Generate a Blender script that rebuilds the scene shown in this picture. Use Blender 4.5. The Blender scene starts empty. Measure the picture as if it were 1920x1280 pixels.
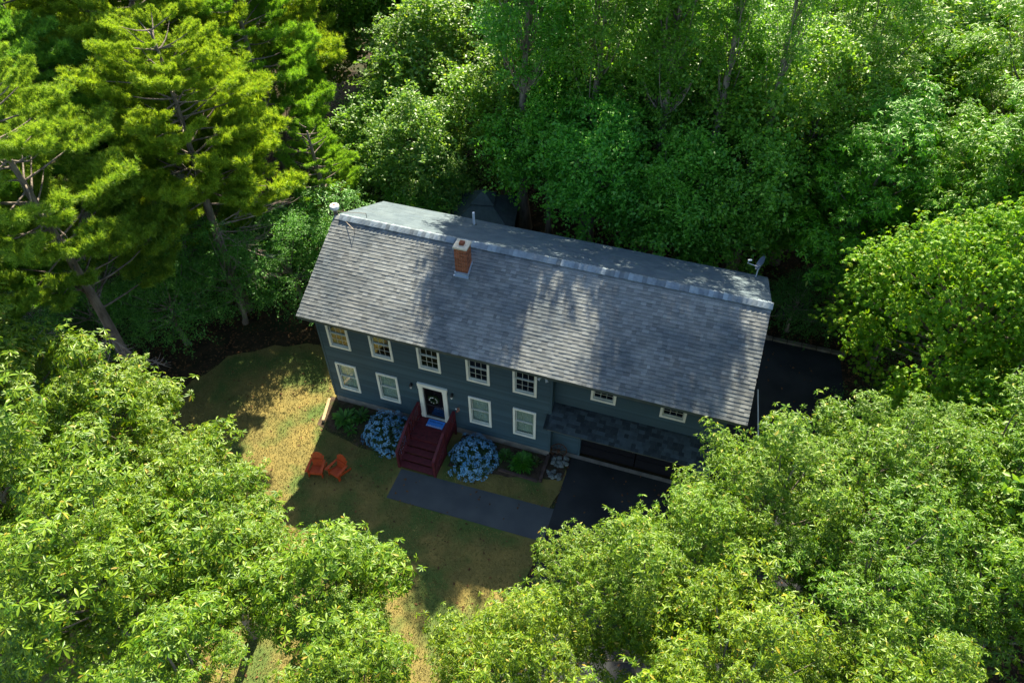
import bpy, math, random
import numpy as np
from mathutils import Vector, Matrix
PI = math.pi
rnd = random.Random(7)
rng = np.random.default_rng(11)
S = bpy.context.scene
COL = S.collection

# ------------------------------------------------------------------ camera
YAW, PIT, ROL, FPX = -0.3282, 0.8052, -0.0103, 1383.7
fw = Vector((math.sin(YAW)*math.cos(PIT), math.cos(YAW)*math.cos(PIT), -math.sin(PIT)))
rt = fw.cross(Vector((0, 0, 1))).normalized(); up = rt.cross(fw)
cr, sr = math.cos(ROL), math.sin(ROL)
rt, up = rt*cr+up*sr, up*cr-rt*sr
cam = bpy.data.cameras.new('camera'); camo = bpy.data.objects.new('camera', cam); COL.objects.link(camo)
M3 = Matrix((rt, up, -fw)).transposed().to_4x4()
M3.translation = Vector((14.0851, -17.2391, 25.3364))
camo.matrix_world = M3
cam.sensor_width = 36; cam.lens = 36*FPX/1920; cam.clip_start = .1; cam.clip_end = 2000
S.camera = camo

# ------------------------------------------------------------------ light
SUN_EL, SUN_AZ = math.radians(42), math.radians(-9.6)
w = bpy.data.worlds.new('World'); S.world = w; w.use_nodes = True
nt = w.node_tree; bg = nt.nodes['Background']
sky = nt.nodes.new('ShaderNodeTexSky'); sky.sky_type = 'NISHITA'; sky.sun_disc = False
sky.sun_elevation = SUN_EL; sky.sun_rotation = SUN_AZ
nt.links.new(sky.outputs[0], bg.inputs[0]); bg.inputs[1].default_value = .078
sl = bpy.data.lights.new('sun', 'SUN'); sl.energy = 5.0; sl.angle = math.radians(.5); sl.color = (1, .89, .68)
so = bpy.data.objects.new('sun', sl); COL.objects.link(so)
sd = Vector((math.sin(SUN_AZ)*math.cos(SUN_EL), math.cos(SUN_AZ)*math.cos(SUN_EL), math.sin(SUN_EL)))
so.rotation_euler = sd.to_track_quat('Z', 'Y').to_euler(); so.location = sd*80
S.view_settings.view_transform = 'Standard'; S.view_settings.look = 'None'
S.view_settings.gamma = 1; S.view_settings.use_curve_mapping = False
S.view_settings.exposure = 1.85
S.cycles.max_bounces = 6; S.cycles.transparent_max_bounces = 8

# ------------------------------------------------------------------ materials
def new_mat(name):
    m = bpy.data.materials.new(name); m.use_nodes = True
    return m, m.node_tree.nodes, m.node_tree.links
def mat(name, c1, c2=None, scale=6., rough=.8, bump=0., bscale=None, detail=6, spec=.3, metal=0., tint=0., c3=None, s3=.6, t3=.5, coord='Object', stretch=None, orand=0.):
    """principled material with two noise-mixed colours, optional patches of a third, per-piece tint"""
    m, N, L = new_mat(name)
    b = N['Principled BSDF']; b.inputs['Roughness'].default_value = rough
    b.inputs['Specular IOR Level'].default_value = spec; b.inputs['Metallic'].default_value = metal
    tc = N.new('ShaderNodeTexCoord'); src = tc.outputs[coord]
    if coord == 'World':
        pass
    if stretch:
        mp = N.new('ShaderNodeMapping'); mp.inputs['Scale'].default_value = stretch
        L.new(src, mp.inputs[0]); src = mp.outputs[0]
    def noise(s, d=detail):
        n = N.new('ShaderNodeTexNoise'); n.inputs['Scale'].default_value = s; n.inputs['Detail'].default_value = d
        L.new(src, n.inputs['Vector']); return n.outputs['Fac']
    def ramp(f, a, bb):
        r = N.new('ShaderNodeMapRange'); r.inputs[1].default_value = a; r.inputs[2].default_value = bb
        L.new(f, r.inputs[0]); return r.outputs[0]
    def mix(f, a, bb, typ='MIX'):
        x = N.new('ShaderNodeMix'); x.data_type = 'RGBA'; x.blend_type = typ
        for sock, v in ((x.inputs[0], f), (x.inputs[6], a), (x.inputs[7], bb)):
            if isinstance(v, (int, float)): sock.default_value = v
            elif isinstance(v, tuple): sock.default_value = (*v, 1)
            else: L.new(v, sock)
        return x.outputs[2]
    col = mix(ramp(noise(scale), .35, .65), c1, c2 or tuple(.75*v for v in c1))
    if c3: col = mix(ramp(noise(s3), t3, t3+.12), col, c3)
    if tint:
        a = N.new('ShaderNodeAttribute'); a.attribute_name = 'tint'
        r = N.new('ShaderNodeMapRange'); r.inputs[3].default_value = 1-tint; r.inputs[4].default_value = 1+tint
        L.new(a.outputs['Fac'], r.inputs[0])
        col = mix(1., col, r.outputs[0], 'MULTIPLY')
    if orand:
        oi = N.new('ShaderNodeObjectInfo')
        r = N.new('ShaderNodeMapRange'); r.inputs[3].default_value = 1-orand; r.inputs[4].default_value = 1+orand
        L.new(oi.outputs['Random'], r.inputs[0]); col = mix(1., col, r.outputs[0], 'MULTIPLY')
    L.new(col, b.inputs['Base Color'])
    if bump:
        bp = N.new('ShaderNodeBump'); bp.inputs['Strength'].default_value = bump; bp.inputs['Distance'].default_value = .05
        L.new(noise(bscale or scale*3, 8), bp.inputs['Height']); L.new(bp.outputs[0], b.inputs['Normal'])
    return m
def leaf_mat(name, c1, c2, c3=None, frac=.12, trans=.4, rough=.45, spec=.4):
    """leaf: base colour mixes by the leaf's own random tint, the whole tree is shifted by its object colour"""
    m, N, L = new_mat(name)
    b = N['Principled BSDF']; b.inputs['Roughness'].default_value = rough; b.inputs['Specular IOR Level'].default_value = spec
    a = N.new('ShaderNodeAttribute'); a.attribute_name = 'tint'
    x = N.new('ShaderNodeMix'); x.data_type = 'RGBA'; x.inputs[6].default_value = (*c1, 1); x.inputs[7].default_value = (*c2, 1)
    L.new(a.outputs['Fac'], x.inputs[0]); col = x.outputs[2]
    if c3:
        r = N.new('ShaderNodeMapRange'); r.inputs[1].default_value = 1-frac; r.inputs[2].default_value = 1-frac+.03
        L.new(a.outputs['Fac'], r.inputs[0])
        y = N.new('ShaderNodeMix'); y.data_type = 'RGBA'; y.inputs[7].default_value = (*c3, 1)
        L.new(r.outputs[0], y.inputs[0]); L.new(col, y.inputs[6]); col = y.outputs[2]
    oi = N.new('ShaderNodeObjectInfo')
    z = N.new('ShaderNodeMix'); z.data_type = 'RGBA'; z.blend_type = 'MULTIPLY'; z.inputs[0].default_value = 1
    L.new(col, z.inputs[6]); L.new(oi.outputs['Color'], z.inputs[7]); col = z.outputs[2]
    L.new(col, b.inputs['Base Color'])
    t = N.new('ShaderNodeBsdfTranslucent')
    g = N.new('ShaderNodeMix'); g.data_type = 'RGBA'; g.blend_type = 'MULTIPLY'; g.inputs[0].default_value = 1
    g.inputs[7].default_value = (1.45, 1.35, .55, 1); L.new(col, g.inputs[6]); L.new(g.outputs[2], t.inputs[0])
    ms = N.new('ShaderNodeMixShader'); ms.inputs[0].default_value = trans
    L.new(b.outputs[0], ms.inputs[1]); L.new(t.outputs[0], ms.inputs[2])
    L.new(ms.outputs[0], N['Material Output'].inputs[0])
    return m
M = dict(
    forest=mat('forest_floor', (.06, .040, .018), (.022, .018, .008), 1.3, 1, .8, 25, c3=(.03, .045, .012), s3=.5, t3=.55),
    lawn=mat('dry_lawn', (.235, .185, .055), (.155, .135, .042), 1.1, 1, .5, 30, c3=(.085, .13, .03), s3=.45, t3=.47),
    blade=mat('grass_blade', (.26, .205, .065), (.10, .12, .03), .8, .9, tint=.5),
    litter=mat('dead_leaf', (.16, .08, .03), (.08, .04, .018), 2., .9, tint=.5),
    asphalt=mat('asphalt_drive', (.034, .038, .040), (.018, .021, .023), .7, .9, .3, 120, spec=.25),
    path=mat('asphalt_walk', (.080, .092, .095), (.062, .072, .078), 1.2, .95, .3, 110),
    concrete=mat('concrete', (.34, .31, .27), (.22, .20, .18), 3, .9, .2, 60),
    kerb=mat('edge_stone', (.22, .20, .16), (.12, .11, .08), 2.2, .95, .3, 40),
    mulch=mat('mulch', (.045, .03, .02), (.10, .07, .045), 4., 1, .8, 40, c3=(.04, .05, .015), s3=1.5),
    siding=mat('blue_grey_siding', (.052, .098, .128), (.046, .090, .116), .8, .6, .05, 60, tint=.16),
    trim=mat('cream_trim', (.90, .90, .80), (.84, .84, .75), 2, .5),
    sash=mat('white_sash', (.60, .64, .58), None, 2, .5),
    fascia=mat('grey_fascia', (.10, .12, .11), (.07, .09, .08), 3, .6),
    shingle=mat('asphalt_shingle', (.175, .186, .182), (.110, .130, .140), 1.0, .92, .25, 160, spec=.25, tint=.27, c3=(.20, .215, .21), s3=.35),
    shback=mat('asphalt_shingle_rear', (.105, .14, .16), (.08, .112, .135), 1.5, .92, .3, 130, spec=.25, tint=.15),
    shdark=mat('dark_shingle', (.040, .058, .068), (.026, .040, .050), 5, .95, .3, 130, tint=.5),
    cap=mat('ridge_cap_shingle', (.21, .26, .29), (.15, .19, .225), 4, .9, .3, 130, tint=.4),
    rooff=mat('roof_felt', (.03, .03, .032), None, 4, .95),
    brick=mat('red_brick', (.33, .115, .055), (.24, .08, .04), 20, .9, .3, 90, tint=.35),
    mortar=mat('mortar', (.42, .37, .30), None, 20, .95),
    ccap=mat('chimney_cap', (.62, .56, .42), (.50, .44, .33), 9, .9, .1),
    lead=mat('flashing', (.42, .50, .58), (.35, .42, .5), 4, .4, metal=.3, spec=.5),
    terra=mat('clay_flue', (.22, .07, .035), None, 9, .8),
    stair=mat('maroon_paint', (.125, .020, .026), (.075, .014, .018), 7, .55, .05, 60),
    door=mat('dark_door', (.012, .012, .016), None, 5, .35, spec=.5),
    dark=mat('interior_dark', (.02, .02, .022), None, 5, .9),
    black=mat('black_metal', (.02, .02, .022), None, 5, .4, spec=.5),
    rust=mat('rusty_iron', (.10, .045, .025), (.05, .03, .02), 12, .85, .2),
    white=mat('white_paint', (.78, .78, .76), None, 5, .5),
    pvc=mat('white_pipe', (.75, .78, .80), (.65, .69, .72), 3, .4),
    galv=mat('galvanised_pipe', (.28, .24, .19), (.20, .17, .14), 6, .55, metal=.4),
    dish=mat('grey_dish', (.14, .18, .24), None, 5, .45),
    chair=mat('orange_red_paint', (.52, .075, .016), (.42, .058, .014), 8, .5),
    mat=mat('blue_mat', (.06, .30, .85), (.05, .26, .75), 6, .8),
    matdark=mat('navy_print', (.02, .06, .25), None, 6, .8),
    bark=mat('grey_bark', (.28, .24, .19), (.13, .11, .09), 5, .95, .8, 14, stretch=(1, 1, .25)),
    pbark=mat('pine_bark', (.24, .20, .165), (.11, .09, .075), 6, .95, .8, 16, stretch=(1, 1, .3)),
    twig=mat('dead_twig', (.42, .34, .28), (.26, .20, .17), 4, .9),
    stone=mat('field_stone', (.22, .25, .24), (.12, .14, .13), 3, .9, .4, 20, orand=.4),
    boulder=mat('boulder', (.09, .09, .085), (.035, .04, .035), 2, .9, .5, 12, orand=.3),
    timber=mat('weathered_timber', (.40, .31, .18), (.30, .23, .13), 5, .9, .2, 30),
    timberd=mat('dark_timber', (.09, .06, .05), (.05, .035, .03), 5, .9, .2, 30),
    curtain=mat('pale_curtain', (.62, .68, .58), (.50, .57, .50), 6, .9),
    curtlit=mat('yellow_lit_curtain', (.40, .30, .14), (.28, .2, .1), 6, .9),  # yellowish light on the upper window's curtain, put into its colour
    flagr=mat('flag_red', (.5, .06, .04), None, 5, .8),
    flagw=mat('flag_cream', (.6, .5, .38), None, 5, .8),
    gaz=mat('gazebo_roof', (.06, .085, .09), (.04, .06, .065), 3, .8),
    hyleaf=leaf_mat('hydrangea_leaf', (.02, .06, .02), (.04, .10, .03), trans=.25),
    flower=mat('blue_floret', (.08, .29, .52), (.24, .46, .64), 3, .7, tint=.45),
    shrubl=leaf_mat('shrub_leaf', (.04, .13, .025), (.10, .25, .04), trans=.4),
    oak=leaf_mat('oak_leaf', (.036, .115, .005), (.180, .280, .008), (.34, .25, .04), .03, .27, .44, .34),
    maple=leaf_mat('maple_leaf', (.08, .23, .010), (.22, .39, .012), (.32, .36, .03), .06, .45, .5, .3),
    broad=leaf_mat('broad_leaf', (.070, .21, .035), (.23, .42, .05), (.38, .40, .10), .025, .50, .42, .45),
    pine=leaf_mat('pine_needle', (.12, .25, .028), (.30, .44, .055), None, 0, .45, .5, .3),
)
# glass
gm, N, L = new_mat('window_glass')
for n in list(N):
    if n.type == 'BSDF_PRINCIPLED': N.remove(n)
g1 = N.new('ShaderNodeBsdfGlossy'); g1.inputs['Roughness'].default_value = .03
g2 = N.new('ShaderNodeBsdfTransparent'); g2.inputs[0].default_value = (.85, .9, .9, 1)
fr = N.new('ShaderNodeLayerWeight'); fr.inputs[0].default_value = .5
pw = N.new('ShaderNodeMath'); pw.operation = 'POWER'; pw.inputs[1].default_value = 4; L.new(fr.outputs['Facing'], pw.inputs[0])
ad = N.new('ShaderNodeMath'); ad.operation = 'ADD'; ad.inputs[1].default_value = .065; L.new(pw.outputs[0], ad.inputs[0])
mx = N.new('ShaderNodeMixShader'); L.new(ad.outputs[0], mx.inputs[0]); L.new(g2.outputs[0], mx.inputs[1]); L.new(g1.outputs[0], mx.inputs[2])
L.new(mx.outputs[0], N['Material Output'].inputs[0]); M['glass'] = gm

# ------------------------------------------------------------------ helpers
def tag(o, label=None, cat=None, group=None, kind=None):
    if label: o['label'] = label
    if cat: o['category'] = cat
    if group: o['group'] = group
    if kind: o['kind'] = kind
    return o
def empty(name, loc, label, cat, group=None, rz=0):
    o = bpy.data.objects.new(name, None); COL.objects.link(o); o.location = loc; o.rotation_euler = (0, 0, rz)
    o.empty_display_size = .2
    return tag(o, label, cat, group)
class MB:
    def __init__(s): s.v = []; s.f = []; s.t = []
    def add(s, vs, fs, t=.5):
        n = len(s.v); s.v += [tuple(p) for p in vs]; s.f += [tuple(i+n for i in f) for f in fs]; s.t += [t]*len(vs); return s
    def hexa(s, p, t=.5):   # 4 bottom, 4 top
        return s.add(p, [(3, 2, 1, 0), (4, 5, 6, 7), (0, 1, 5, 4), (1, 2, 6, 5), (2, 3, 7, 6), (3, 0, 4, 7)], t)
    def box(s, x0, x1, y0, y1, z0, z1, t=.5):
        return s.hexa([(x0, y0, z0), (x1, y0, z0), (x1, y1, z0), (x0, y1, z0), (x0, y0, z1), (x1, y0, z1), (x1, y1, z1), (x0, y1, z1)], t)
    def beam(s, a, b, wx, wz, upv=(0, 0, 1), t=.5):
        a, b = Vector(a), Vector(b); d = (b-a).normalized(); u = Vector(upv)
        r = d.cross(u)
        if r.length < 1e-4: r = d.cross(Vector((0, 1, 0)))
        r.normalize(); u = r.cross(d); r *= wx/2; u *= wz/2
        return s.hexa([a-r-u, a+r-u, a+r+u, a-r+u, b-r-u, b+r-u, b+r+u, b-r+u], t)
    def tube(s, pts, rad, n=8, t=.5, cap=True):
        pts = [Vector(p) for p in pts]; k = len(pts)
        if not isinstance(rad, (list, tuple)): rad = [rad]*k
        vs = []; d0 = None
        for i, p in enumerate(pts):
            d = (pts[min(i+1, k-1)]-pts[max(i-1, 0)]).normalized()
            r = d.cross(Vector((0, 0, 1)) if abs(d.z) < .9 else Vector((0, 1, 0))).normalized(); u = r.cross(d)
            if d0 is not None:   # keep frames aligned
                r = (r0-d*r0.dot(d)).normalized(); u = r.cross(d)
            d0 = d; r0 = r
            for j in range(n):
                a = 2*PI*j/n; vs.append(p+(r*math.cos(a)+u*math.sin(a))*rad[i])
        fs = [(i*n+j, i*n+(j+1) % n, (i+1)*n+(j+1) % n, (i+1)*n+j) for i in range(k-1) for j in range(n)]
        if cap: fs += [tuple(range(n-1, -1, -1)), tuple((k-1)*n+j for j in range(n))]
        return s.add(vs, fs, t)
    def lathe(s, prof, n=16, c=(0, 0), t=.5):
        vs = [(c[0]+r*math.cos(2*PI*j/n), c[1]+r*math.sin(2*PI*j/n), z) for r, z in prof for j in range(n)]
        fs = [(i*n+j, i*n+(j+1) % n, (i+1)*n+(j+1) % n, (i+1)*n+j) for i in range(len(prof)-1) for j in range(n)]
        return s.add(vs, fs+[tuple(range(n-1, -1, -1)), tuple((len(prof)-1)*n+j for j in range(n))], t)
    def build(s, name, m, parent=None, kind=None, smooth=False, loc=None):
        me = bpy.data.meshes.new(name); me.from_pydata(s.v, [], s.f)
        at = me.attributes.new('tint', 'FLOAT', 'POINT'); at.data.foreach_set('value', s.t)
        me.materials.append(M[m] if isinstance(m, str) else m)
        if smooth: me.polygons.foreach_set('use_smooth', [True]*len(me.polygons))
        me.update()
        o = bpy.data.objects.new(name, me); COL.objects.link(o)
        if parent: o.parent = parent
        if kind: o['kind'] = kind
        if loc: o.location = loc
        return o
def npmesh(name, V, T, tint, m, smooth=False):
    """fast mesh from arrays: V (n,3), T (m,3) triangles, tint (n,)"""
    me = bpy.data.meshes.new(name)
    me.vertices.add(len(V)); me.vertices.foreach_set('co', np.ascontiguousarray(V, dtype=np.float32).ravel())
    me.loops.add(T.size); me.loops.foreach_set('vertex_index', np.ascontiguousarray(T, dtype=np.int32).ravel())
    me.polygons.add(len(T)); me.polygons.foreach_set('loop_start', np.arange(0, T.size, 3, dtype=np.int32))
    at = me.attributes.new('tint', 'FLOAT', 'POINT'); at.data.foreach_set('value', np.asarray(tint, dtype=np.float32))
    me.materials.append(m); me.update(calc_edges=True); me.validate()
    return me
def linkmesh(name, me, parent=None, kind=None, loc=None):
    o = bpy.data.objects.new(name, me); COL.objects.link(o)
    if parent: o.parent = parent
    if kind: o['kind'] = kind
    if loc: o.location = loc
    return o

# ------------------------------------------------------------------ ground
def sheet(name, poly, z, m, kind='structure', parent=None, sub=None):
    b = MB().add([(x, y, z) for x, y in poly], [tuple(range(len(poly)))])
    o = b.build(name, m, parent, kind); return o
sheet('ground', [(-500, -500), (500, -500), (500, 500), (-500, 500)], -.03, 'forest')
def wavy(pts, amp=.12, step=.6):
    out = []
    for i, a in enumerate(pts):
        b = pts[(i+1) % len(pts)]; n = max(1, int(math.hypot(b[0]-a[0], b[1]-a[1])/step))
        for k in range(n):
            f = k/n; out.append((a[0]+(b[0]-a[0])*f+rnd.uniform(-amp, amp), a[1]+(b[1]-a[1])*f+rnd.uniform(-amp, amp)))
    return out
LAWN = [(-6.8, -.9), (-6.0, .8), (-4.4, 2.0), (-2.4, 2.8), (-.6, 3.0), (10.6, 3.0), (10.6, -14), (9.5, -20), (-9, -20), (-9, -10), (-7.2, -5)]
lw = sheet('lawn', wavy(LAWN, .18), -.006, 'lawn')
DRIVE = [(10.66, .47), (10.66, -20), (17.5, -24), (22, -14), (21.2, -6), (21.5, 2), (21.4, 6), (21.05, 9.62), (17.35, 9.7), (16.6, 7.2), (16.5, .47)]
sheet('driveway', DRIVE, .002, 'asphalt')
wk = MB().add([(4.21, -2.44, .012), (4.21, -3.86, .012), (10.655, -3.78, .012), (10.655, -2.30, .012)], [(0, 1, 2, 3)]).build('path', 'path', kind='structure')
sheet('planting_bed', wavy([(-.3, .1), (-.2, -1.5), (2.0, -2.0), (4.0, -2.0), (4.0, .1)], .06, .4), .006, 'mulch')
sheet('planting_bed', wavy([(6.0, .1), (6.0, -1.7), (8.1, -1.5), (9.75, -1.2), (9.75, .1)], .06, .4), .006, 'mulch')
sheet('gravel_bed', wavy([(9.8, .3), (9.8, -1.1), (10.62, -.9), (10.62, .4)], .03, .4), .006, 'mulch')
# grass blades on the near lawn
def blades(n, x0, x1, y0, y1, hmin, hmax, m, name, z=0., flat=.0, ok=None, wid=.012):
    P = np.stack([rng.uniform(x0, x1, n), rng.uniform(y0, y1, n)], 1)
    if ok is not None: P = P[ok(P)]
    n = len(P); a = rng.uniform(0, 2*PI, n); h = rng.uniform(hmin, hmax, n); b = rng.uniform(0, 2*PI, n); l = rng.uniform(.2, 1.2, n)*h
    ww = np.stack([np.cos(a), np.sin(a), 0*a], 1)*wid*rng.uniform(.7, 1.5, n)[:, None]
    B = np.column_stack([P, np.full(n, z)]); tip = B+np.column_stack([np.cos(b)*l, np.sin(b)*l, h*(1-flat)])
    V = np.stack([B-ww, B+ww, tip], 1).reshape(-1, 3); T = np.arange(3*n).reshape(-1, 3)
    return linkmesh(name, npmesh(name, V, T, np.repeat(rng.random(n), 3), M[m]))
def inpoly(P, poly):
    c = np.zeros(len(P), bool); j = len(poly)-1
    for i in range(len(poly)):
        xi, yi = poly[i]; xj, yj = poly[j]
        c ^= ((yi > P[:, 1]) != (yj > P[:, 1])) & (P[:, 0] < (xj-xi)*(P[:, 1]-yi)/(yj-yi+1e-12)+xi); j = i
    return c
def lawn_ok(P):
    return inpoly(P, LAWN) & ~((P[:, 0] > -.3) & (P[:, 1] > -1.5) & (P[:, 0] < 10.7)) & ~((P[:, 0] > 4.1) & (P[:, 1] < -2.35) & (P[:, 1] > -3.9)) & ~((P[:, 0] > 4) & (P[:, 0] < 6) & (P[:, 1] > -2.6)) & (P[:, 0] < 10.6)
tag(blades(150000, -8, 10.6, -14, 3.4, .02, .07, 'blade', 'grass', ok=lawn_ok), 'dry golden grass of the front and side lawn', 'grass', kind='stuff')
# fallen leaves on the forest floor
def litter(n, x0, x1, y0, y1, ok=None):
    P = np.stack([rng.uniform(x0, x1, n), rng.uniform(y0, y1, n)], 1)
    if ok is not None: P = P[ok(P)]
    n = len(P); a = rng.uniform(0, 2*PI, n); s = rng.uniform(.03, .08, n)[:, None]
    d = np.stack([np.cos(a), np.sin(a), rng.uniform(-.3, .5, n)], 1)*s; e = np.stack([-np.sin(a), np.cos(a), rng.uniform(-.3, .5, n)], 1)*s*.6
    c = np.column_stack([P, np.full(n, .02)])
    V = np.stack([c-d, c+e, c+d, c-e], 1).reshape(-1, 3); q = np.arange(n)[:, None]*4
    T = np.concatenate([q+[0, 1, 2], q+[0, 2, 3]])
    return npmesh('fallen_leaves', V, T, np.repeat(rng.random(n), 4), M['litter'])
notlawn = lambda P: ~(inpoly(P, LAWN) | inpoly(P, DRIVE) | ((P[:, 0] > -.3) & (P[:, 0] < 16.4) & (P[:, 1] > 0) & (P[:, 1] < 7.5)))
tag(linkmesh('fallen_leaves', litter(60000, -14, 28, -8, 22, notlawn), kind='stuff'), 'brown fallen leaves over the shaded woodland ground', 'leaf litter')
sc_ok = lambda P: (inpoly(P, DRIVE) | inpoly(P, LAWN)) & ~((P[:, 0] > -.2) & (P[:, 0] < 10.6) & (P[:, 1] > -1.6))
tag(linkmesh('fallen_leaves', litter(1500, -7, 22, -14, 9, sc_ok), kind='stuff'), 'scattered dry leaves lying on the lawn and the driveway', 'leaves')
# drive edging
kb = empty('kerb', (19.2, 9.75, 0), 'low pale edging along the back of the side driveway', 'kerb')
for i in range(6):
    x = -1.85+i*.66
    MB().box(x, x+.62, -.09, .09, -.02, .12+rnd.uniform(-.01, .01)).build('stone', 'kerb', kb)

# ------------------------------------------------------------------ house
LEN, DEP, W1, GY = 16.12, 7.32, 9.78, .45
ZE, HR = 5.42, 7.28; SL = (HR-ZE)/(DEP/2); OE, OR_ = .30, .56
H = empty('house', (8, 3.6, 0), 'two storey blue grey clapboard house with a long grey shingled gable roof', 'house')
HL = Vector((8, 3.6, 0))
class HB(MB):      # mesh builder in world coordinates whose object is a child of the house (or of one of its parts)
    def build(s, name, m, parent=H, kind=None, smooth=False):
        s.v = [(a-8, b-3.6, c) for a, b, c in s.v]
        return MB.build(s, name, m, parent, kind, smooth)
WW, TR = .95, .088
wins = []   # x centre, z0, z1 outer, y plane, style
for c in (.895, 2.765, 6.825, 8.705): wins.append((c, 1.01, 2.67, 0, 'curtain'))
for c in (.895, 2.765, 4.80, 6.825, 8.705): wins.append((c, 3.64, 5.18, 0, 'six'))
for c in (11.64, 14.24): wins.append((c, 3.77, 4.95, GY, 'six'))
DX, DZ0, DZ1, DWD = 4.80, .60, 2.72, 1.24
def cells(x0, x1, z0, z1, y, th, ops, name, m, kind=None, parent=H):
    b = HB(); xs = sorted({x0, x1, *[o[0] for o in ops], *[o[1] for o in ops]}); zs = sorted({z0, z1, *[o[2] for o in ops], *[o[3] for o in ops]})
    for i in range(len(xs)-1):
        for j in range(len(zs)-1):
            xc, zc = (xs[i]+xs[i+1])/2, (zs[j]+zs[j+1])/2
            if not any(o[0] < xc < o[1] and o[2] < zc < o[3] for o in ops): b.box(xs[i], xs[i+1], y, y+th, zs[j], zs[j+1])
    return b.build(name, m, parent, kind)
def opening(wn): return (wn[0]-WW/2+TR, wn[0]+WW/2-TR, wn[1]+TR, wn[2]-TR)
opsF = [opening(q) for q in wins if q[3] == 0]+[(DX-.44, DX+.44, DZ0, DZ1-.16)]
opsG = [opening(q) for q in wins if q[3] == GY]+[(10.95, 15.45, .0, 2.45)]
wallF = cells(0, W1, .38, ZE, .02, .16, opsF, 'wall', 'siding')
wallG = cells(W1-.16, LEN, .02, ZE+.15, GY+.02, .16, opsG, 'wall', 'siding')
# recess return, gable ends, rear
HB().box(W1-.16, W1-.001, .18, GY+.02, .38, ZE).box(-.001, .16, .18, DEP, .38, ZE).box(LEN-.16, LEN, GY+.18, DEP, .02, ZE).box(.16, LEN-.16, DEP-.16, DEP, .02, ZE).build('wall', 'siding')
for gx in (0, LEN-.16):
    HB().add([(gx, 0, ZE), (gx+.16, 0, ZE), (gx+.16, DEP, ZE), (gx, DEP, ZE), (gx, DEP/2, HR-.02), (gx+.16, DEP/2, HR-.02)],
             [(0, 1, 5, 4), (1, 2, 5), (2, 3, 4, 5), (3, 0, 4), (0, 3, 2, 1)]).build('gable', 'siding')
HB().box(.03, W1-.03, .03, DEP-.03, -.1, .379).build('foundation', 'concrete')
HB().box(.16, LEN-.16, .2+GY, DEP-.16, 2.9, 2.98).build('floor', 'dark')
# clapboards, lapped
def clap(x0, x1, z0, z1, y, ops, parent, ex=.105):
    b = HB(); n = int((z1-z0)/ex)
    for k in range(n+1):
        a, c = z0+k*ex, min(z0+(k+1)*ex, z1)
        if c-a < .01: continue
        segs = [(x0, x1)]
        for o in ops:
            ox0, ox1, oz0, oz1 = o[0]-.0, o[1]+.0, o[2], o[3]
            if oz0 < (a+c)/2 < oz1:
                segs = [s for p in segs for s in ((p[0], min(p[1], ox0)), (max(p[0], ox1), p[1])) if s[1]-s[0] > .01]
        t = rnd.random()
        for p, q in segs:
            b.add([(p, y-.016, a), (q, y-.016, a), (q, y-.003, c), (p, y-.003, c), (q, y+.02, a), (p, y+.02, a)], [(0, 1, 2, 3), (5, 4, 1, 0)], t)
    return b.build('clapboards', 'siding', parent, 'stuff')
clap(0, W1, .38, ZE, .02, [(a-.05, c+.05, d-.05, e+.05) for a, c, d, e in opsF], wallF)
clap(W1, LEN, .30, ZE+.1, GY+.02, [(a-.05, c+.05, d-.05, e+.05) for a, c, d, e in opsG], wallG)
HB().box(-.02, .07, -.012, .02, .38, ZE).build('corner_board', 'siding'); HB().box(W1-.07, W1+.02, -.012, .02, .38, ZE).build('corner_board', 'siding')
HB().box(LEN-.07, LEN+.02, GY-.012, GY+.02, .02, ZE).build('corner_board', 'siding')
# windows
def window(xc, z0, z1, y, style):
    x0, x1 = xc-WW/2, xc+WW/2; i0, i1, k0, k1 = x0+TR, x1-TR, z0+TR, z1-TR
    f = HB().box(x0, x1, y-.035, y+.02, z1-TR, z1).box(x0, x1, y-.035, y+.02, z0, z0+TR).box(x0, x0+TR, y-.034, y+.02, z0+TR, z1-TR).box(x1-TR, x1, y-.034, y+.02, z0+TR, z1-TR).build('window', 'trim')
    HB().box(i0, i1, y-.03, y+.10, k0, k0+.03).build('sill', 'sash', f)
    zm = (k0+k1)/2
    for a, b, yy in ((k0+.03, zm+.02, y+.03), (zm-.02, k1, y+.065)):
        s = HB(); t = .045
        s.box(i0, i0+t, yy, yy+.03, a, b).box(i1-t, i1, yy, yy+.03, a, b).box(i0+t, i1-t, yy, yy+.03, a, a+t).box(i0+t, i1-t, yy, yy+.03, b-t, b)
        s.build('sash', 'sash', f)
        if style == 'six':
            s = HB(); p0, p1 = i0+t, i1-t
            for q in (1, 2): xx = p0+(p1-p0)*q/3; s.box(xx-.008, xx+.008, yy+.008, yy+.022, a+t, b-t)
            zz = (a+b)/2
            for q in range(3):
                xa = p0+(p1-p0)*q/3+(.008 if q else 0); xb = p0+(p1-p0)*(q+1)/3-(.008 if q < 2 else 0)
                s.box(xa, xb, yy+.009, yy+.021, zz-.008, zz+.008)
            s.build('grille', 'sash', f)
        HB().box(i0+t, i1-t, yy+.013, yy+.017, a+t, b-t).build('pane', 'glass', f)
    # curtain folds
    warm = abs(xc-2.765) < .01 and z0 > 3
    if style == 'curtain' or warm:
        n = 40; vs = []; lo = k0 if not warm else zm-.2
        for q in range(n+1):
            xx = i0+(i1-i0)*q/n; yy = y+.125+.014*math.sin(q*1.25+xc)
            vs += [(xx, yy, lo), (xx, yy, k1)]
        HB().add(vs, [(2*q, 2*q+2, 2*q+3, 2*q+1) for q in range(n)]).build('curtain', 'curtlit' if warm else 'curtain', f)
for q in wins: window(*q)
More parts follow.
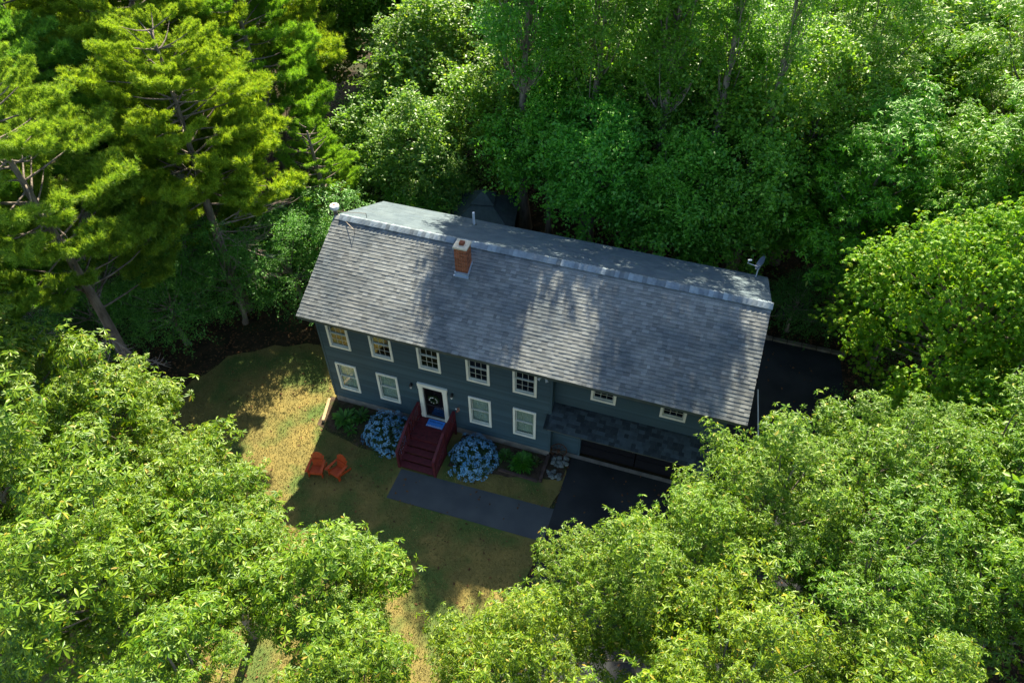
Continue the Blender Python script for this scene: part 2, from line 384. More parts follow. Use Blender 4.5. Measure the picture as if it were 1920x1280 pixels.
# front door
d = HB()
d.box(DX-DWD/2, DX-.44, -.06, .02, DZ0, DZ1-.16).box(DX+.44, DX+DWD/2, -.06, .02, DZ0, DZ1-.16)
d.box(DX-DWD/2-.03, DX+DWD/2+.03, -.075, .02, DZ1-.16, DZ1+.02)
d.box(DX-DWD/2-.012, DX-.43, -.072, -.061, DZ0, DZ0+.22).box(DX+.43, DX+DWD/2+.012, -.072, -.061, DZ0, DZ0+.22)
d.box(DX-DWD/2-.012, DX-.43, -.072, -.061, DZ1-.30, DZ1-.165).box(DX+.43, DX+DWD/2+.012, -.072, -.061, DZ1-.30, DZ1-.165)
fr_ = d.build('door_surround', 'trim')
HB().box(DX-.43, DX+.43, -.05, .14, DZ0, DZ0+.05).build('threshold', 'sash', fr_)
dr = HB().box(DX-.44, DX+.44, .10, .15, DZ0+.05, DZ1-.16).build('door', 'door')
HB().box(DX-.44, DX+.44, .02, .06, DZ0+.05, DZ0+.15).box(DX-.44, DX-.38, .02, .06, DZ0+.15, DZ1-.16).box(DX+.38, DX+.44, .02, .06, DZ0+.15, DZ1-.16).box(DX-.38, DX+.38, .02, .06, 1.35, 1.42).build('storm_frame', 'black', dr)
HB().box(DX-.38, DX+.38, .035, .04, DZ0+.15, 1.35).box(DX-.38, DX+.38, .035, .04, 1.42, DZ1-.16).build('pane', 'glass', dr)
HB().tube([(DX+.36, .0, 1.38), (DX+.36, -.03, 1.42), (DX+.36, 0, 1.46)], .012, 6).build('handle', 'galv', dr)

# roof body
def rp(x, s, side=0, h=0.):        # point on roof plane, s = run from ridge (horizontal), side 0 front 1 rear
    y = DEP/2-s if side == 0 else DEP/2+s
    nz = 1/math.hypot(1, SL); ny = SL*nz*(-1 if side == 0 else 1)
    return Vector((x, y+ny*h, HR+.06-SL*s+nz*h))
RUN = DEP/2+OE; X0, X1 = -OR_, LEN+OR_
b = HB()
for side in (0, 1):
    a = [rp(X0, RUN, side), rp(X1, RUN, side), rp(X1, 0, side), rp(X0, 0, side)]
    lo = [p-Vector((0, 0, .14)) for p in a]
    if side: a.reverse(); lo.reverse()
    b.add(a+lo, [(0, 1, 2, 3), (7, 6, 5, 4), (0, 4, 5, 1), (1, 5, 6, 2), (2, 6, 7, 3), (3, 7, 4, 0)])
roof = b.build('roof', 'rooff')
HB().box(X0+.01, X1-.01, -OE-.012, -OE+.01, ZE+.06-SL*OE-.15, ZE+.06-SL*OE-.012).build('fascia', 'fascia', roof)
for xx in (X0-.012, X1-.008):
    f = HB()
    for side in (0, 1):
        p, q = rp(xx, RUN, side, -.02), rp(xx, 0, side, -.02)
        f.hexa([p-Vector((0, 0, .17)), p+Vector((.02, 0, -.17)), q+Vector((.02, 0, -.17)), q-Vector((0, 0, .17)), p, p+Vector((.02, 0, 0)), q+Vector((.02, 0, 0)), q])
    f.build('rake_board', 'fascia', roof)
HB().box(X0+.03, X1-.03, -OE+.01, 0, ZE-SL*OE-.085, ZE-SL*OE-.07).build('soffit', 'fascia', roof)
# shingles
slope_len = RUN*math.hypot(1, SL); kx = 1/math.hypot(1, SL)
def shingle_rows(side, ex, t0, t1, wmin, wmax, m, nbig, x0=X0-.02, x1=X1+.02):
    per = []
    nrow = int(slope_len/ex)+1
    for r in range(nrow):
        s1 = slope_len+.02-r*ex; s0 = max(s1-ex-.03, .0)
        if s1 < .03: break
        x = x0-rnd.uniform(0, wmax)
        rt_ = rnd.uniform(-.08, .08)
        while x < x1:
            wd = rnd.uniform(wmin, wmax); a, c = max(x, x0), min(x+wd-.003, x1); x += wd
            if c-a < .03: continue
            th = rnd.uniform(t0, t1)
            s1j = s1+rnd.uniform(-.006, .006)
            p = [rp(a, s1j*kx, side, .002), rp(c, s1j*kx, side, .002), rp(c, s0*kx, side, .001), rp(a, s0*kx, side, .001),
                 rp(a, s1j*kx, side, th), rp(c, s1j*kx, side, th), rp(c, s0*kx, side, .003), rp(a, s0*kx, side, .003)]
            if side: p = [p[1], p[0], p[3], p[2], p[5], p[4], p[7], p[6]]
            per.append((p, min(1, max(0, rnd.gauss(.5, .26)+rt_)), math.dist(p[4], M3.translation)))
    per.sort(key=lambda q: q[2])
    F = [(4, 5, 6, 7), (0, 1, 5, 4), (1, 2, 6, 5), (3, 0, 4, 7)]
    for p, t, _ in per[:nbig]: HB().add(p, F, t).build('shingle', m, roof)
    b = HB()
    for p, t, _ in per[nbig:]: b.add(p, F, t)
    b.build('shingles', m, roof, 'stuff')
shingle_rows(0, .143, .015, .026, .10, .29, 'shingle', 300)
shingle_rows(1, .143, .006, .011, .2, .5, 'shback', 0)
# ridge vent and cap shingles
HB().hexa([rp(X0+.25, .16, 0, .01), rp(X1, .16, 0, .01), rp(X1, .16, 1, .01), rp(X0+.25, .16, 1, .01),
           rp(X0+.25, .15, 0, .05), rp(X1, .15, 0, .05), rp(X1, .15, 1, .05), rp(X0+.25, .15, 1, .05)]).build('ridge_vent', 'rooff', roof)
x = X0+.25; k = 0
while x < X1-.05:
    wd = .172; h0, h1 = .050, .082; t = min(1, max(0, rnd.gauss(.5, .25)))
    b = HB(); r0, r1 = rp(x, 0, 0, 0)+Vector((0, 0, h0+.045)), rp(x+wd+.02, 0, 0, 0)+Vector((0, 0, h0+.03))
    A = [rp(x, .17, 0, h1), r0, rp(x, .17, 1, h1)]; B = [rp(x+wd+.02, .17, 0, h0), r1, rp(x+wd+.02, .17, 1, h0)]
    Ab = [p-Vector((0, 0, .014)) for p in A]; Bb = [p-Vector((0, 0, .014)) for p in B]
    b.add(A+B+Ab+Bb, [(0, 3, 4, 1), (1, 4, 5, 2), (6, 0, 1, 7), (7, 1, 2, 8), (0, 6, 9, 3), (2, 5, 11, 8), (3, 9, 10, 4), (4, 10, 11, 5)], t).build('ridge_cap', 'cap', roof); x += wd
# chimney
CX0, CX1, CY0, CY1 = 5.13, 5.62, 2.44, 2.92
zb = HR+.06-SL*(DEP/2-CY0)
ch = HB().box(CX0+.012, CX1-.012, CY0+.012, CY1-.012, zb-.3, 7.98).build('chimney', 'mortar')
bh, bl = .062, .20
nc = int((7.98-zb)/(bh+.01)); kk = 0
for r in range(nc):
    z0 = zb+.02+r*(bh+.011); off = (r % 2)*.5
    for side in range(4):
        Ls = CX1-CX0 if side in (0, 2) else CY1-CY0
        n = 2.5; st = -off*bl
        while st < Ls-.01:
            a, c = max(st, 0), min(st+bl-.012, Ls); st += bl
            if c-a < .03: continue
            if side == 0: bx = (CX0+a, CX0+c, CY0, CY0+.06)
            elif side == 2: bx = (CX0+a, CX0+c, CY1-.06, CY1)
            elif side == 1: bx = (CX1-.06, CX1, CY0+max(a, .064), CY0+min(c, Ls-.064))
            else: bx = (CX0, CX0+.06, CY0+max(a, .064), CY0+min(c, Ls-.064))
            if bx[3]-bx[2] < .02: continue
            q = HB().box(*bx, z0, z0+bh, t=rnd.random()); kk += 1
            q.build('brick', 'brick', ch)
HB().box(CX0-.035, CX1+.035, CY0-.035, CY1+.035, 7.98, 8.05).build('cap', 'ccap', ch)
HB().box((CX0+CX1)/2-.09, (CX0+CX1)/2+.09, (CY0+CY1)/2-.09, (CY0+CY1)/2+.09, 8.05, 8.16).build('flue_liner', 'terra', ch)
zf = lambda y: HR+.06-SL*(DEP/2-y)+.03
HB().box(CX0-.03, CX1+.03, CY0-.05, CY0-.003, zf(CY0-.05)-.05, zf(CY0)+.12).hexa([(CX1+.003, CY0, zf(CY0)-.05), (CX1+.04, CY0, zf(CY0)-.05), (CX1+.04, CY1, zf(CY1)-.05), (CX1+.003, CY1, zf(CY1)-.05), (CX1+.003, CY0, zf(CY0)+.10), (CX1+.04, CY0, zf(CY0)+.10), (CX1+.04, CY1, zf(CY1)+.10), (CX1+.003, CY1, zf(CY1)+.10)]).box(CX0-.05, CX1+.06, CY0-.12, CY0-.05, zf(CY0-.12)-.01, zf(CY0-.05)+.012).build('flashing', 'lead', ch)
# pent roof over the garage doors
PX0, PX1, PY0, PZ0, PZ1 = W1+.02, LEN+.06, -.55, 2.62, 3.07
pr = HB().add([(PX0, PY0, PZ0-.1), (PX1, PY0, PZ0-.1), (PX1, GY, PZ0-.1), (PX0, GY, PZ0-.1), (PX0, PY0, PZ0), (PX1, PY0, PZ0), (PX1, GY, PZ1), (PX0, GY, PZ1)],
         [(3, 2, 1, 0), (4, 5, 6, 7), (0, 1, 5, 4), (1, 2, 6, 5), (2, 3, 7, 6), (3, 0, 4, 7)]).build('pent_roof', 'fascia')
HB().box(PX0-.18, PX0, PY0, -.015, PZ0-.1, PZ0-.02).add([(PX0-.18, PY0, PZ0-.02), (PX0, PY0, PZ0-.02), (PX0, -.016, PZ0+.2), (PX0-.18, -.016, PZ0+.2)], [(0, 1, 2, 3), (1, 0, 3, 2)]).build('roof_return', 'shdark', pr)
ps = (PZ1-PZ0)/(GY-PY0); b = HB(); r = 0; pl = []
while True:
    y0 = PY0-.03+r*.135
    if y0 > GY-.03: break
    y1 = min(y0+.155, GY-.005); x = PX0-.03-rnd.uniform(0, .3)
    while x < PX1+.03:
        wd = rnd.uniform(.14, .34); a, c = max(x, PX0-.03), min(x+wd-.003, PX1+.03); x += wd
        if c-a < .03: continue
        th = rnd.uniform(.009, .018); z = lambda yy: PZ0+ps*(yy-PY0)+.003
        pl.append(([(a, y0, z(y0)-.005), (c, y0, z(y0)-.005), (c, y1, z(y1)), (a, y1, z(y1)), (a, y0, z(y0)+th), (c, y0, z(y0)+th), (c, y1, z(y1)+.003), (a, y1, z(y1)+.003)], rnd.random()))
    r += 1
b = HB()
for p, t in pl: b.add(p, [(4, 5, 6, 7), (0, 1, 5, 4), (1, 2, 6, 5), (3, 0, 4, 7)], t)
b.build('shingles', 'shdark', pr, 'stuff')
# garage doors: dark opening with frame and recessed dark doors, concrete sill strip
HB().box(10.87, 10.95, GY-.02, GY+.02, .02, 2.5).box(15.45, 15.53, GY-.02, GY+.02, .02, 2.5).box(10.87, 15.53, GY-.02, GY+.02, 2.5, 2.58).build('garage_trim', 'siding')
for a, c in ((10.96, 13.18), (13.22, 15.44)):
    gd = HB().box(a, c, GY+.14, GY+.18, .02, 2.44).build('garage_door', 'door')
    for i in range(4):
        HB().box(a+.02, c-.02, GY+.12, GY+.138, .05+i*.6, .05+i*.6+.56).build('panel', 'door', gd)
HB().box(13.04, 13.08, GY+.09, GY+.12, 1.0, 1.12).build('handle', 'galv', gd)
sheet('concrete_apron', [(9.8, GY+.0), (9.8, GY-.18), (16.1, GY-.18), (16.1, GY+.0)], .012, 'concrete')
# lamps, floodlight, vents
for lx in (3.88, 5.66):
    ln = empty('wall_lantern', (lx, -.0, 2.42), 'small dark wall lantern to the %s of the front door' % ('left' if lx < 5 else 'right'), 'lantern', 'lanterns beside the front door')
    MB().box(-.04, .04, -.03, 0, .02, .16).build('back_plate', 'black', ln)
    MB().tube([(0, -.02, .12), (0, -.09, .17), (0, -.11, .12)], .01, 6).lathe([(.075, .09), (.045, .13), (.008, .17)], 8, (0, -.11)).build('hood', 'black', ln)
    MB().lathe([(.035, -.06), (.06, .09)], 8, (0, -.11)).build('glass_shade', 'white', ln)
fl = empty('floodlight', (9.44, -.01, 4.93), 'white twin floodlight under the eave at the corner by the garage', 'lamp')
MB().box(-.07, .07, -.03, 0, -.03, .05).build('base', 'white', fl)
for sx in (-1, 1):
    MB().tube([(sx*.03, -.03, 0), (sx*.12, -.10, -.01), (sx*.17, -.17, -.06)], [.015, .035, .065], 8).build('lamp_head', 'white', fl)
vp = empty('vent_pipe', (4.27, 6.65, HR+.02-SL*(6.65-DEP/2)), 'white plumbing vent pipe standing on the rear roof slope', 'pipe')
MB().tube([(0, 0, -.1), (0, 0, .68)], .055, 10).build('pipe', 'pvc', vp)
MB().lathe([(.13, -.08), (.12, .03), (.06, .07)], 12).build('collar', 'rooff', vp)
# metal flue at the left gable with guy wires
FX, FY = -.71, 3.95
fp = empty('stove_flue', (FX, FY, 0), 'tall metal stove flue with a white round cap beyond the left gable', 'flue')
MB().tube([(0, 0, .3), (0, 0, 7.42)], .085, 12).build('pipe', 'galv', fp)
MB().tube([(.20, .02, 5.5), (.20, .02, 6.9)], .03, 6).box(-.1, .24, -.02, .02, 6.0, 6.05).build('bracket', 'galv', fp)
MB().lathe([(.10, 7.40), (.19, 7.45), (.20, 7.56), (.17, 7.60), (.06, 7.61)], 16).build('cap', 'white', fp)
MB().lathe([(.045, 7.612), (.045, 7.63)], 8).build('bolt', 'terra', fp)
for (ax, ay) in ((.55, 3.10), (.55, 4.20)):
    az = HR+.06-SL*abs(ay-DEP/2)+.22
    MB().tube([(0, 0, 7.3), (ax-FX, ay-FY, az)], .012, 5).build('guy_rod', 'galv', fp)
    MB().tube([(ax-FX, ay-FY, az-.25), (ax-FX, ay-FY, az+.02)], .012, 5).build('anchor', 'black', fp)
# satellite dish at the rear right eave
sdx = empty('satellite_dish', (16.2, 7.30, 5.50), 'grey satellite dish on a short mast at the rear right roof corner', 'satellite dish')
MB().tube([(0, 0, -.02), (0, .03, .35), (.06, .1, .52)], .025, 8).build('mast', 'pvc', sdx)
b = MB(); n = 18; R_ = .30
dn = Vector((-.8, -.1, .35)).normalized(); da = dn.cross(Vector((0, 0, 1))).normalized(); db = da.cross(dn); cc = Vector((.10, .12, .62))
vs = [cc+dn*(.0)]
for ri in (1, 2, 3):
    for j in range(n):
        a = 2*PI*j/n; rr = R_*ri/3; vs.append(cc+(da*math.cos(a)*.9+db*math.sin(a)*1.1)*rr+dn*(.10*(ri/3)**2))
fs = [(0, 1+j, 1+(j+1) % n) for j in range(n)]+[(1+(i-1)*n+j, 1+i*n+j, 1+i*n+(j+1) % n, 1+(i-1)*n+(j+1) % n) for i in (1, 2) for j in range(n)]
b.add(vs, fs).build('reflector', 'dish', sdx, smooth=True)
MB().tube([cc-db*.2, cc+dn*.5-db*.26, cc+dn*.52-db*.1], .014, 6).build('arm', 'pvc', sdx)
MB().tube([cc+dn*.56-db*.14, cc+dn*.44-db*.05], [.045, .035], 8).build('receiver', 'pvc', sdx)

# ------------------------------------------------------------------ front steps
st = empty('front_steps', (4.88, -1.2, 0), 'maroon painted wooden porch steps with railings below the front door', 'steps')
def sb(): 
    return MB()
SX0, SX1 = 4.10-4.88, 5.68-4.88
oy = 1.2
for i in range(8):
    a = SX0+.0; y0 = oy-.02-(i+1)*.148; 
    MB().box(SX0, SX1, y0+.004, y0+.144, .54, .58).build('deck_board', 'stair', st)
MB().box(SX0+.02, SX1-.02, oy-1.20, oy-1.16, .06, .538).box(SX0+.02, SX0+.06, oy-1.15, oy-.02, .3, .538).box(SX1-.06, SX1-.02, oy-1.15, oy-.02, .3, .538).build('skirt', 'stair', st)
for i in range(4):
    z = .46-.115*i; y1 = oy-1.205-i*.29; 
    MB().box(SX0-.02, SX1+.02, y1-.30, y1, z-.04, z).build('tread', 'stair', st)
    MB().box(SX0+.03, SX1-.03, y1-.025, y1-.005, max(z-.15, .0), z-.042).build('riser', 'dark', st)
for sx in (SX0-.03, SX1):
    MB().hexa([(sx, oy-1.2, .0), (sx+.03, oy-1.2, .0), (sx+.03, oy-2.4, .0), (sx, oy-2.4, .0), (sx, oy-1.2, .50), (sx+.03, oy-1.2, .50), (sx+.03, oy-2.4, .06), (sx, oy-2.4, .06)]).build('stringer', 'stair', st)
for side, sx in ((-1, SX0-.0), (1, SX1+.0)):
    rl = MB()
    rl.beam((sx, oy-.08, 1.50), (sx, oy-1.26, 1.50), .11, .045).beam((sx, oy-1.24, 1.50), (sx, oy-2.40, 1.03), .11, .045)
    rl.beam((sx, oy-.08, .72), (sx, oy-1.26, .72), .05, .07).beam((sx, oy-1.24, .70), (sx, oy-2.40, .22), .05, .07)
    ro = rl.build('railing', 'stair', st)
    for yy, z0, z1 in ((oy-.08, .0, 1.48), (oy-1.22, .0, 1.48), (oy-2.36, 0, 1.02)):
        MB().box(sx-.045, sx+.045, yy-.045, yy+.045, z0, z1).build('post', 'stair', ro)
    for k in range(1, 9):
        yy = oy-.08-k*.127
        MB().box(sx-.017, sx+.017, yy-.017, yy+.017, .74, 1.48).build('baluster', 'stair', ro)
    for k in range(1, 9):
        yy = oy-1.24-k*.125; zz = -.405*(k*.125)
        MB().box(sx-.017, sx+.017, yy-.017, yy+.017, .72+zz, 1.48+zz).build('baluster', 'stair', ro)
# mat, wreath, flag, little lantern
dm = empty('doormat', (4.88, -.27, .582), 'bright blue doormat with white and navy print at the front door', 'doormat')
MB().box(-.37, .37, -.20, .18, 0, .015).build('pad', 'mat', dm)
def text_mesh(s, size, m, name, parent, loc, rot=(0, 0, 0)):
    cu = bpy.data.curves.new(name, 'FONT'); cu.body = s; cu.size = size; cu.align_x = 'CENTER'; cu.extrude = .001; cu.resolution_u = 3
    to = bpy.data.objects.new(name, cu); COL.objects.link(to)
    dg = bpy.context.evaluated_depsgraph_get(); me = bpy.data.meshes.new_from_object(to.evaluated_get(dg))
    bpy.data.objects.remove(to); me.materials.clear(); me.materials.append(M[m])
    o = linkmesh(name, me, parent, None, loc); o.rotation_euler = rot; return o
text_mesh('Welcome', .15, 'matdark', 'lettering', dm, (0, .02, .0175))
b = MB()
for i in range(10):
    xx = -.33+i*.07+rnd.uniform(-.01, .01); hh = rnd.uniform(.03, .07)
    b.add([(xx-.03, -.185, .0175), (xx+.03, -.185, .0175), (xx+.012, -.185+hh, .0175), (xx-.018, -.185+hh*.7, .0175)], [(0, 1, 2, 3)])
b.build('white_print', 'white', dm)
wr = empty('wreath', (4.80, .012, 1.86), 'leafy wreath with pale flowers on the dark front door', 'wreath')
b = MB(); c = MB()
for i in range(150):
    a = rnd.uniform(0, 2*PI); r = rnd.gauss(.17, .035); p = Vector((math.cos(a)*r, rnd.uniform(-.06, 0), math.sin(a)*r))
    q = Vector((rnd.uniform(-1, 1), rnd.uniform(-.4, .1), rnd.uniform(-1, 1))).normalized()*.05; s_ = q.cross(Vector((0, 1, 0))).normalized()*.016
    b.add([p-q, p+s_, p+q, p-s_], [(0, 1, 2, 3)], rnd.random())
for a in [rnd.uniform(0, 2*PI) for _ in range(14)]:
    c.lathe([(.012, 0), (.026, .012), (.01, .02)], 6, (math.cos(a)*.17, 0))
    for j in range(18): x_, y_, z_ = c.v[-18+j]; c.v[-18+j] = (x_, -.07-z_, math.sin(a)*.17+y_)
b.build('leaves', 'hyleaf', wr, 'stuff'); c.build('flowers', 'white', wr, 'stuff')
fg = empty('flag', (5.93, -.02, 1.86), 'small striped flag on a short pole beside the porch railing', 'flag')
MB().tube([(0, 0, 0), (.05, -.42, .36)], .011, 6).build('pole', 'galv', fg)
MB().lathe([(.005, 0), (.032, .02), (.035, .035), (.02, .06), (.004, .065)], 10).build('ball', 'white', fg, loc=(.052, -.44, .35))
for i in range(6):
    b = MB(); n = 8
    p0 = Vector((.045, -.38, .33)); dv = Vector((-.01, .30, -.25))
    for q in range(n+1):
        f = q/n
        for e in (i/6, (i+1)/6):
            v = p0+dv*e+Vector((.02*math.sin(f*7+e*3), .02*math.sin(f*5), -.24*f+.02*math.sin(e*6))); b.v.append(tuple(v)); b.t.append(.5)
    b.f = [(2*q, 2*q+1, 2*q+3, 2*q+2) for q in range(n)]
    b.build('stripe', 'flagr' if i % 2 == 0 else 'flagw', fg)

# ------------------------------------------------------------------ adirondack chairs
def chair(loc, rz, label):
    r = empty('adirondack_chair', loc, label, 'chair', 'orange garden chairs on the lawn', rz); r.scale = (.84, .84, .86)
    # faces -y
    for i in range(6):
        f = i/5; y = -.30+.42*f; z = .36-.10*f
        MB().box(-.26, .26, y-.033, y+.033, z-.02, z).build('seat_slat', 'chair', r)
    n = 7
    for i in range(n):
        u = (i-(n-1)/2)/((n-1)/2); x0 = u*.20; x1 = u*.29; hh = .98-.16*u*u
        a = Vector((x0, .14, .22)); bq = Vector((x1, .14+.30*(hh-.22)/.78, hh)); wv = .034+.006
        dx = Vector((wv, 0, 0)); th = Vector((0, .018, .007))
        MB().hexa([a-dx*.8, a+dx*.8, a+dx*.8+th, a-dx*.8+th, bq-dx, bq+dx, bq+dx+th, bq-dx+th]).build('back_slat', 'chair', r)
    MB().beam((-.30, .27, .50), (.30, .27, .50), .04, .07).beam((-.25, .24, .80-.16), (.25, .24, .64), .03, .05).build('back_rail', 'chair', r)
    for sx in (-1, 1):
        MB().box(sx*.33-.02, sx*.33+.02, -.36, -.25, 0, .53).build('front_leg', 'chair', r)
        MB().beam((sx*.30, -.34, .33), (sx*.29, .50, .04), .03, .12).build('rear_leg', 'chair', r)
        x_ = sx*.36
        MB().hexa([(x_-.08, -.44, .53), (x_+.07, -.44, .53), (x_+.045-sx*.03, .32, .53), (x_-.045-sx*.03, .32, .53), (x_-.08, -.44, .555), (x_+.07, -.44, .555), (x_+.045-sx*.03, .32, .555), (x_-.045-sx*.03, .32, .555)]).build('arm', 'chair', r)
    MB().box(-.31, .31, -.37, -.345, .26, .36).build('apron', 'chair', r)
chair((1.03, -3.60, 0), math.radians(12), 'orange red adirondack chair at the edge of the sunlight, left of its pair')
chair((1.90, -3.42, 0), math.radians(-16), 'orange red adirondack chair in the shade, turned towards the blue bushes')

# ------------------------------------------------------------------ foliage building blocks
def rot_to(n, spin):
    """rotation matrices (k,3,3) whose z axis is n, spun about it"""
    n = n/np.linalg.norm(n, axis=1, keepdims=True)
    a = np.where(np.abs(n[:, 2:3]) < .9, np.array([[0, 0, 1.]]), np.array([[1., 0, 0]]))
    x = np.cross(a, n); x /= np.linalg.norm(x, axis=1, keepdims=True); y = np.cross(n, x)
    c, s = np.cos(spin)[:, None], np.sin(spin)[:, None]
    return np.stack([x*c+y*s, -x*s+y*c, n], 2)
def place(unitV, unitT, P, Rm, S_, tint):
    n, k = len(P), len(unitV)
    V = np.einsum('nij,kj->nki', Rm, unitV)*S_[:, None, None]+P[:, None, :]
    T = unitT[None]+(np.arange(n)*k)[:, None, None]
    return V.reshape(-1, 3), T.reshape(-1, 3), np.repeat(tint, k)
def leaf_unit(kind):
    """one leaf along +x, length 1, midrib folded"""
    if kind == 'oak':
        o = [(0, 0), (.22, .05), (.36, .15), (.44, .08), (.60, .18), (.68, .08), (.84, .09), (1, 0)]
    elif kind == 'narrow':
        o = [(0, 0), (.25, .05), (.55, .13), (.80, .10), (1, 0)]
    elif kind == 'maple':
        o = [(0, 0), (.10, .36), (.34, .22), (.50, .50), (.66, .18), (1, 0)]
    elif kind == 'lance':
        o = [(0, 0), (.3, .19), (.65, .16), (1, 0)]
    else:
        o = [(0, 0), (.4, .30), (1, 0)]
    V = [(x, 0, -.10*x*x) for x, y in o if 1]; n = len(o)
    Lf = [(x, y, -.10*x*x+.35*y) for x, y in o]; Rt = [(x, -y, -.10*x*x+.35*y) for x, y in o]
    VV = [V[0]]+Lf[1:-1]+[V[-1]]+Rt[1:-1]; m = n-2; T = []
    L_ = list(range(1, 1+m)); R_ = list(range(n, n+m)); tip = 1+m
    mid = len(VV); VV.append((.5, 0, -.025))
    seqL = [0]+L_+[tip]; seqR = [0]+R_+[tip]
    for i in range(len(seqL)-1): T.append((mid, seqL[i+1], seqL[i])); T.append((mid, seqR[i], seqR[i+1]))
    return np.array(VV, float), np.array(T)
def whorl_unit(kind, n, droop, seed):
    r = np.random.default_rng(seed); V0, T0 = leaf_unit(kind); Vs = []; Ts = []; k = 0
    for i in range(n):
        a = 2*PI*i/n+r.uniform(-.3, .3); l = r.uniform(.75, 1.1); d = r.uniform(droop-.35, droop+.35); tw = r.uniform(-.5, .5)
        W = V0*l; c, s = math.cos(tw), math.sin(tw)
        W = W@np.array([[1, 0, 0], [0, c, s], [0, -s, c]])
        c, s = math.cos(-d), math.sin(-d); W = W@np.array([[c, 0, -s], [0, 1, 0], [s, 0, c]]).T
        c, s = math.cos(a), math.sin(a); W = W@np.array([[c, -s, 0], [s, c, 0], [0, 0, 1]]).T
        Vs.append(W+np.array([0, 0, r.uniform(0, .12)])); Ts.append(T0+k); k += len(V0)
    return np.concatenate(Vs), np.concatenate(Ts)
def blob_points(n, flat, up_bias, r0=.55):
    P = rng.normal(size=(n*4, 3)); P /= np.linalg.norm(P, axis=1, keepdims=True)
    keep = rng.random(len(P)) < np.clip(.5+up_bias*P[:, 2], .06, 1); P = P[keep][:n]
    r = np.where(rng.random(len(P)) < .14, rng.uniform(1.02, 1.26, len(P)), rng.uniform(r0, 1.02, len(P)))[:, None]; nr = P.copy(); nr[:, 2] += .8; return P*r*np.array([1, 1, flat]), nr*np.array([.8, .8, 1.2])
def clump_whorls(kind, n, size, flat, nl, droop, m, name, r0=.5):
    """a leafy bough end of radius 1: whorls of leaves spread over and inside an uneven blob"""
    P, nr = blob_points(n, flat, .6, r0)
    ph = rng.uniform(0, 6, 3); P *= (1+.22*np.sin(3*P[:, :1]+ph[0])*np.cos(3*P[:, 1:2]+ph[1])+.12*np.sin(7*P[:, 1:2]+ph[2]))
    nr += rng.normal(0, .35, nr.shape)
    us = [whorl_unit(kind, nl+q % 2, droop, 100+q) for q in range(3)]; Vs = []; Ts = []; ts = []; k = 0
    for q in range(3):
        sel = np.arange(len(P)) % 3 == q
        V, T, t = place(us[q][0], us[q][1], P[sel], rot_to(nr[sel], rng.uniform(0, 6.3, sel.sum())), size*rng.uniform(.55, 1.25, sel.sum()), np.zeros(sel.sum()))
        # tint per leaf
        nv = len(us[q][0])//(nl+q % 2); t = np.repeat(rng.random(len(V)//nv), nv)
        Vs.append(V); Ts.append(T+k); ts.append(t); k += len(V)
    return npmesh(name, np.concatenate(Vs), np.concatenate(Ts), np.concatenate(ts), M[m])
def clump_sprays(n, size, flat, m, name, unit='simple', nspray=26, leafper=16):
    """bough end made of drooping leafy sprays, small alternate leaves"""
    V0, T0 = leaf_unit(unit); Ps = []; Ns = []
    base, nr = blob_points(nspray, flat, .5, .1)
    for p, q in zip(base, nr):
        d = np.array([p[0], p[1], .25*p[2]])+rng.normal(0, .35, 3)*np.array([1, 1, .5]); d /= np.linalg.norm(d)+1e-6; L_ = rng.uniform(.45, .8)
        for j in range(leafper):
            f = j/leafper; c = p*.75+d*L_*f+np.array([0, 0, -.25*f*f])+rng.normal(0, .055, 3)
            Ps.append(c); Ns.append(np.array([0, 0, 1])+rng.normal(0, .55, 3))
    Ps = np.array(Ps); Ns = np.array(Ns); k = len(Ps)
    V, T, t = place(V0, T0, Ps, rot_to(Ns, rng.uniform(0, 6.3, k)), size*rng.uniform(.7, 1.25, k), rng.random(k))
    return npmesh(name, V, T, t, M[m])
def pine_bough(m, name):
    """flat, up-curved bough pointing along +x, length about 1, fringed with needle tufts"""
    Ps = []; Ds = []
    for i in range(34):
        f = rng.uniform(.25, 1)**.8; side = rng.choice([-1, 1]); base = np.array([f, 0, .10*f*f])
        L_ = (.50*(1.1-f)+.10)*rng.uniform(.5, 1); d = np.array([.75, side*rng.uniform(.4, 1.1), rng.uniform(0, .25)]); d /= np.linalg.norm(d)
        nt_ = int(4+L_*14)
        for j in range(nt_):
            g = (j+1)/nt_; Ps.append(base+d*L_*g+np.array([0, 0, .10*g*g])+rng.normal(0, .018, 3)); Ds.append(d+np.array([0, 0, .55]))
    Ps = np.array(Ps); Ds = np.array(Ds)+rng.normal(0, .3, (len(Ps), 3)); k = len(Ps); nb = 16; V = []; T = []
    a = rng.uniform(0, 2*PI, nb); e = rng.uniform(.35, 1.25, nb); nd = np.stack([np.cos(a)*np.sin(e), np.sin(a)*np.sin(e), np.cos(e)], 1)
    sd_ = np.cross(nd, rng.normal(size=(nb, 3))); sd_ /= np.linalg.norm(sd_, axis=1, keepdims=True)
    U = np.stack([-sd_*.055, sd_*.055, nd], 1).reshape(-1, 3); UT = np.arange(3*nb).reshape(-1, 3)
    V, T, t = place(U, UT, Ps, rot_to(Ds, rng.uniform(0, 6.3, k)), .085*rng.uniform(.8, 1.25, k), rng.random(k))
    return npmesh(name, V, T, t, M[m])
OAK = [clump_whorls('narrow', 74, .25, .55, 8, .22, 'oak', 'leafy_bough') for _ in range(7)]
OKR = [clump_whorls('oak', 112, .19, .60, 6, .25, 'oak', 'leafy_bough') for _ in range(7)]
MAP = [clump_whorls('maple', 150, .13, .60, 4, .5, 'maple', 'leafy_bough') for _ in range(5)]
BRD = [clump_sprays(0, .165, .75, 'broad', 'leafy_bough', 'simple', 36, 15) for _ in range(7)]
PIN = [pine_bough('pine', 'needle_bough') for _ in range(6)]
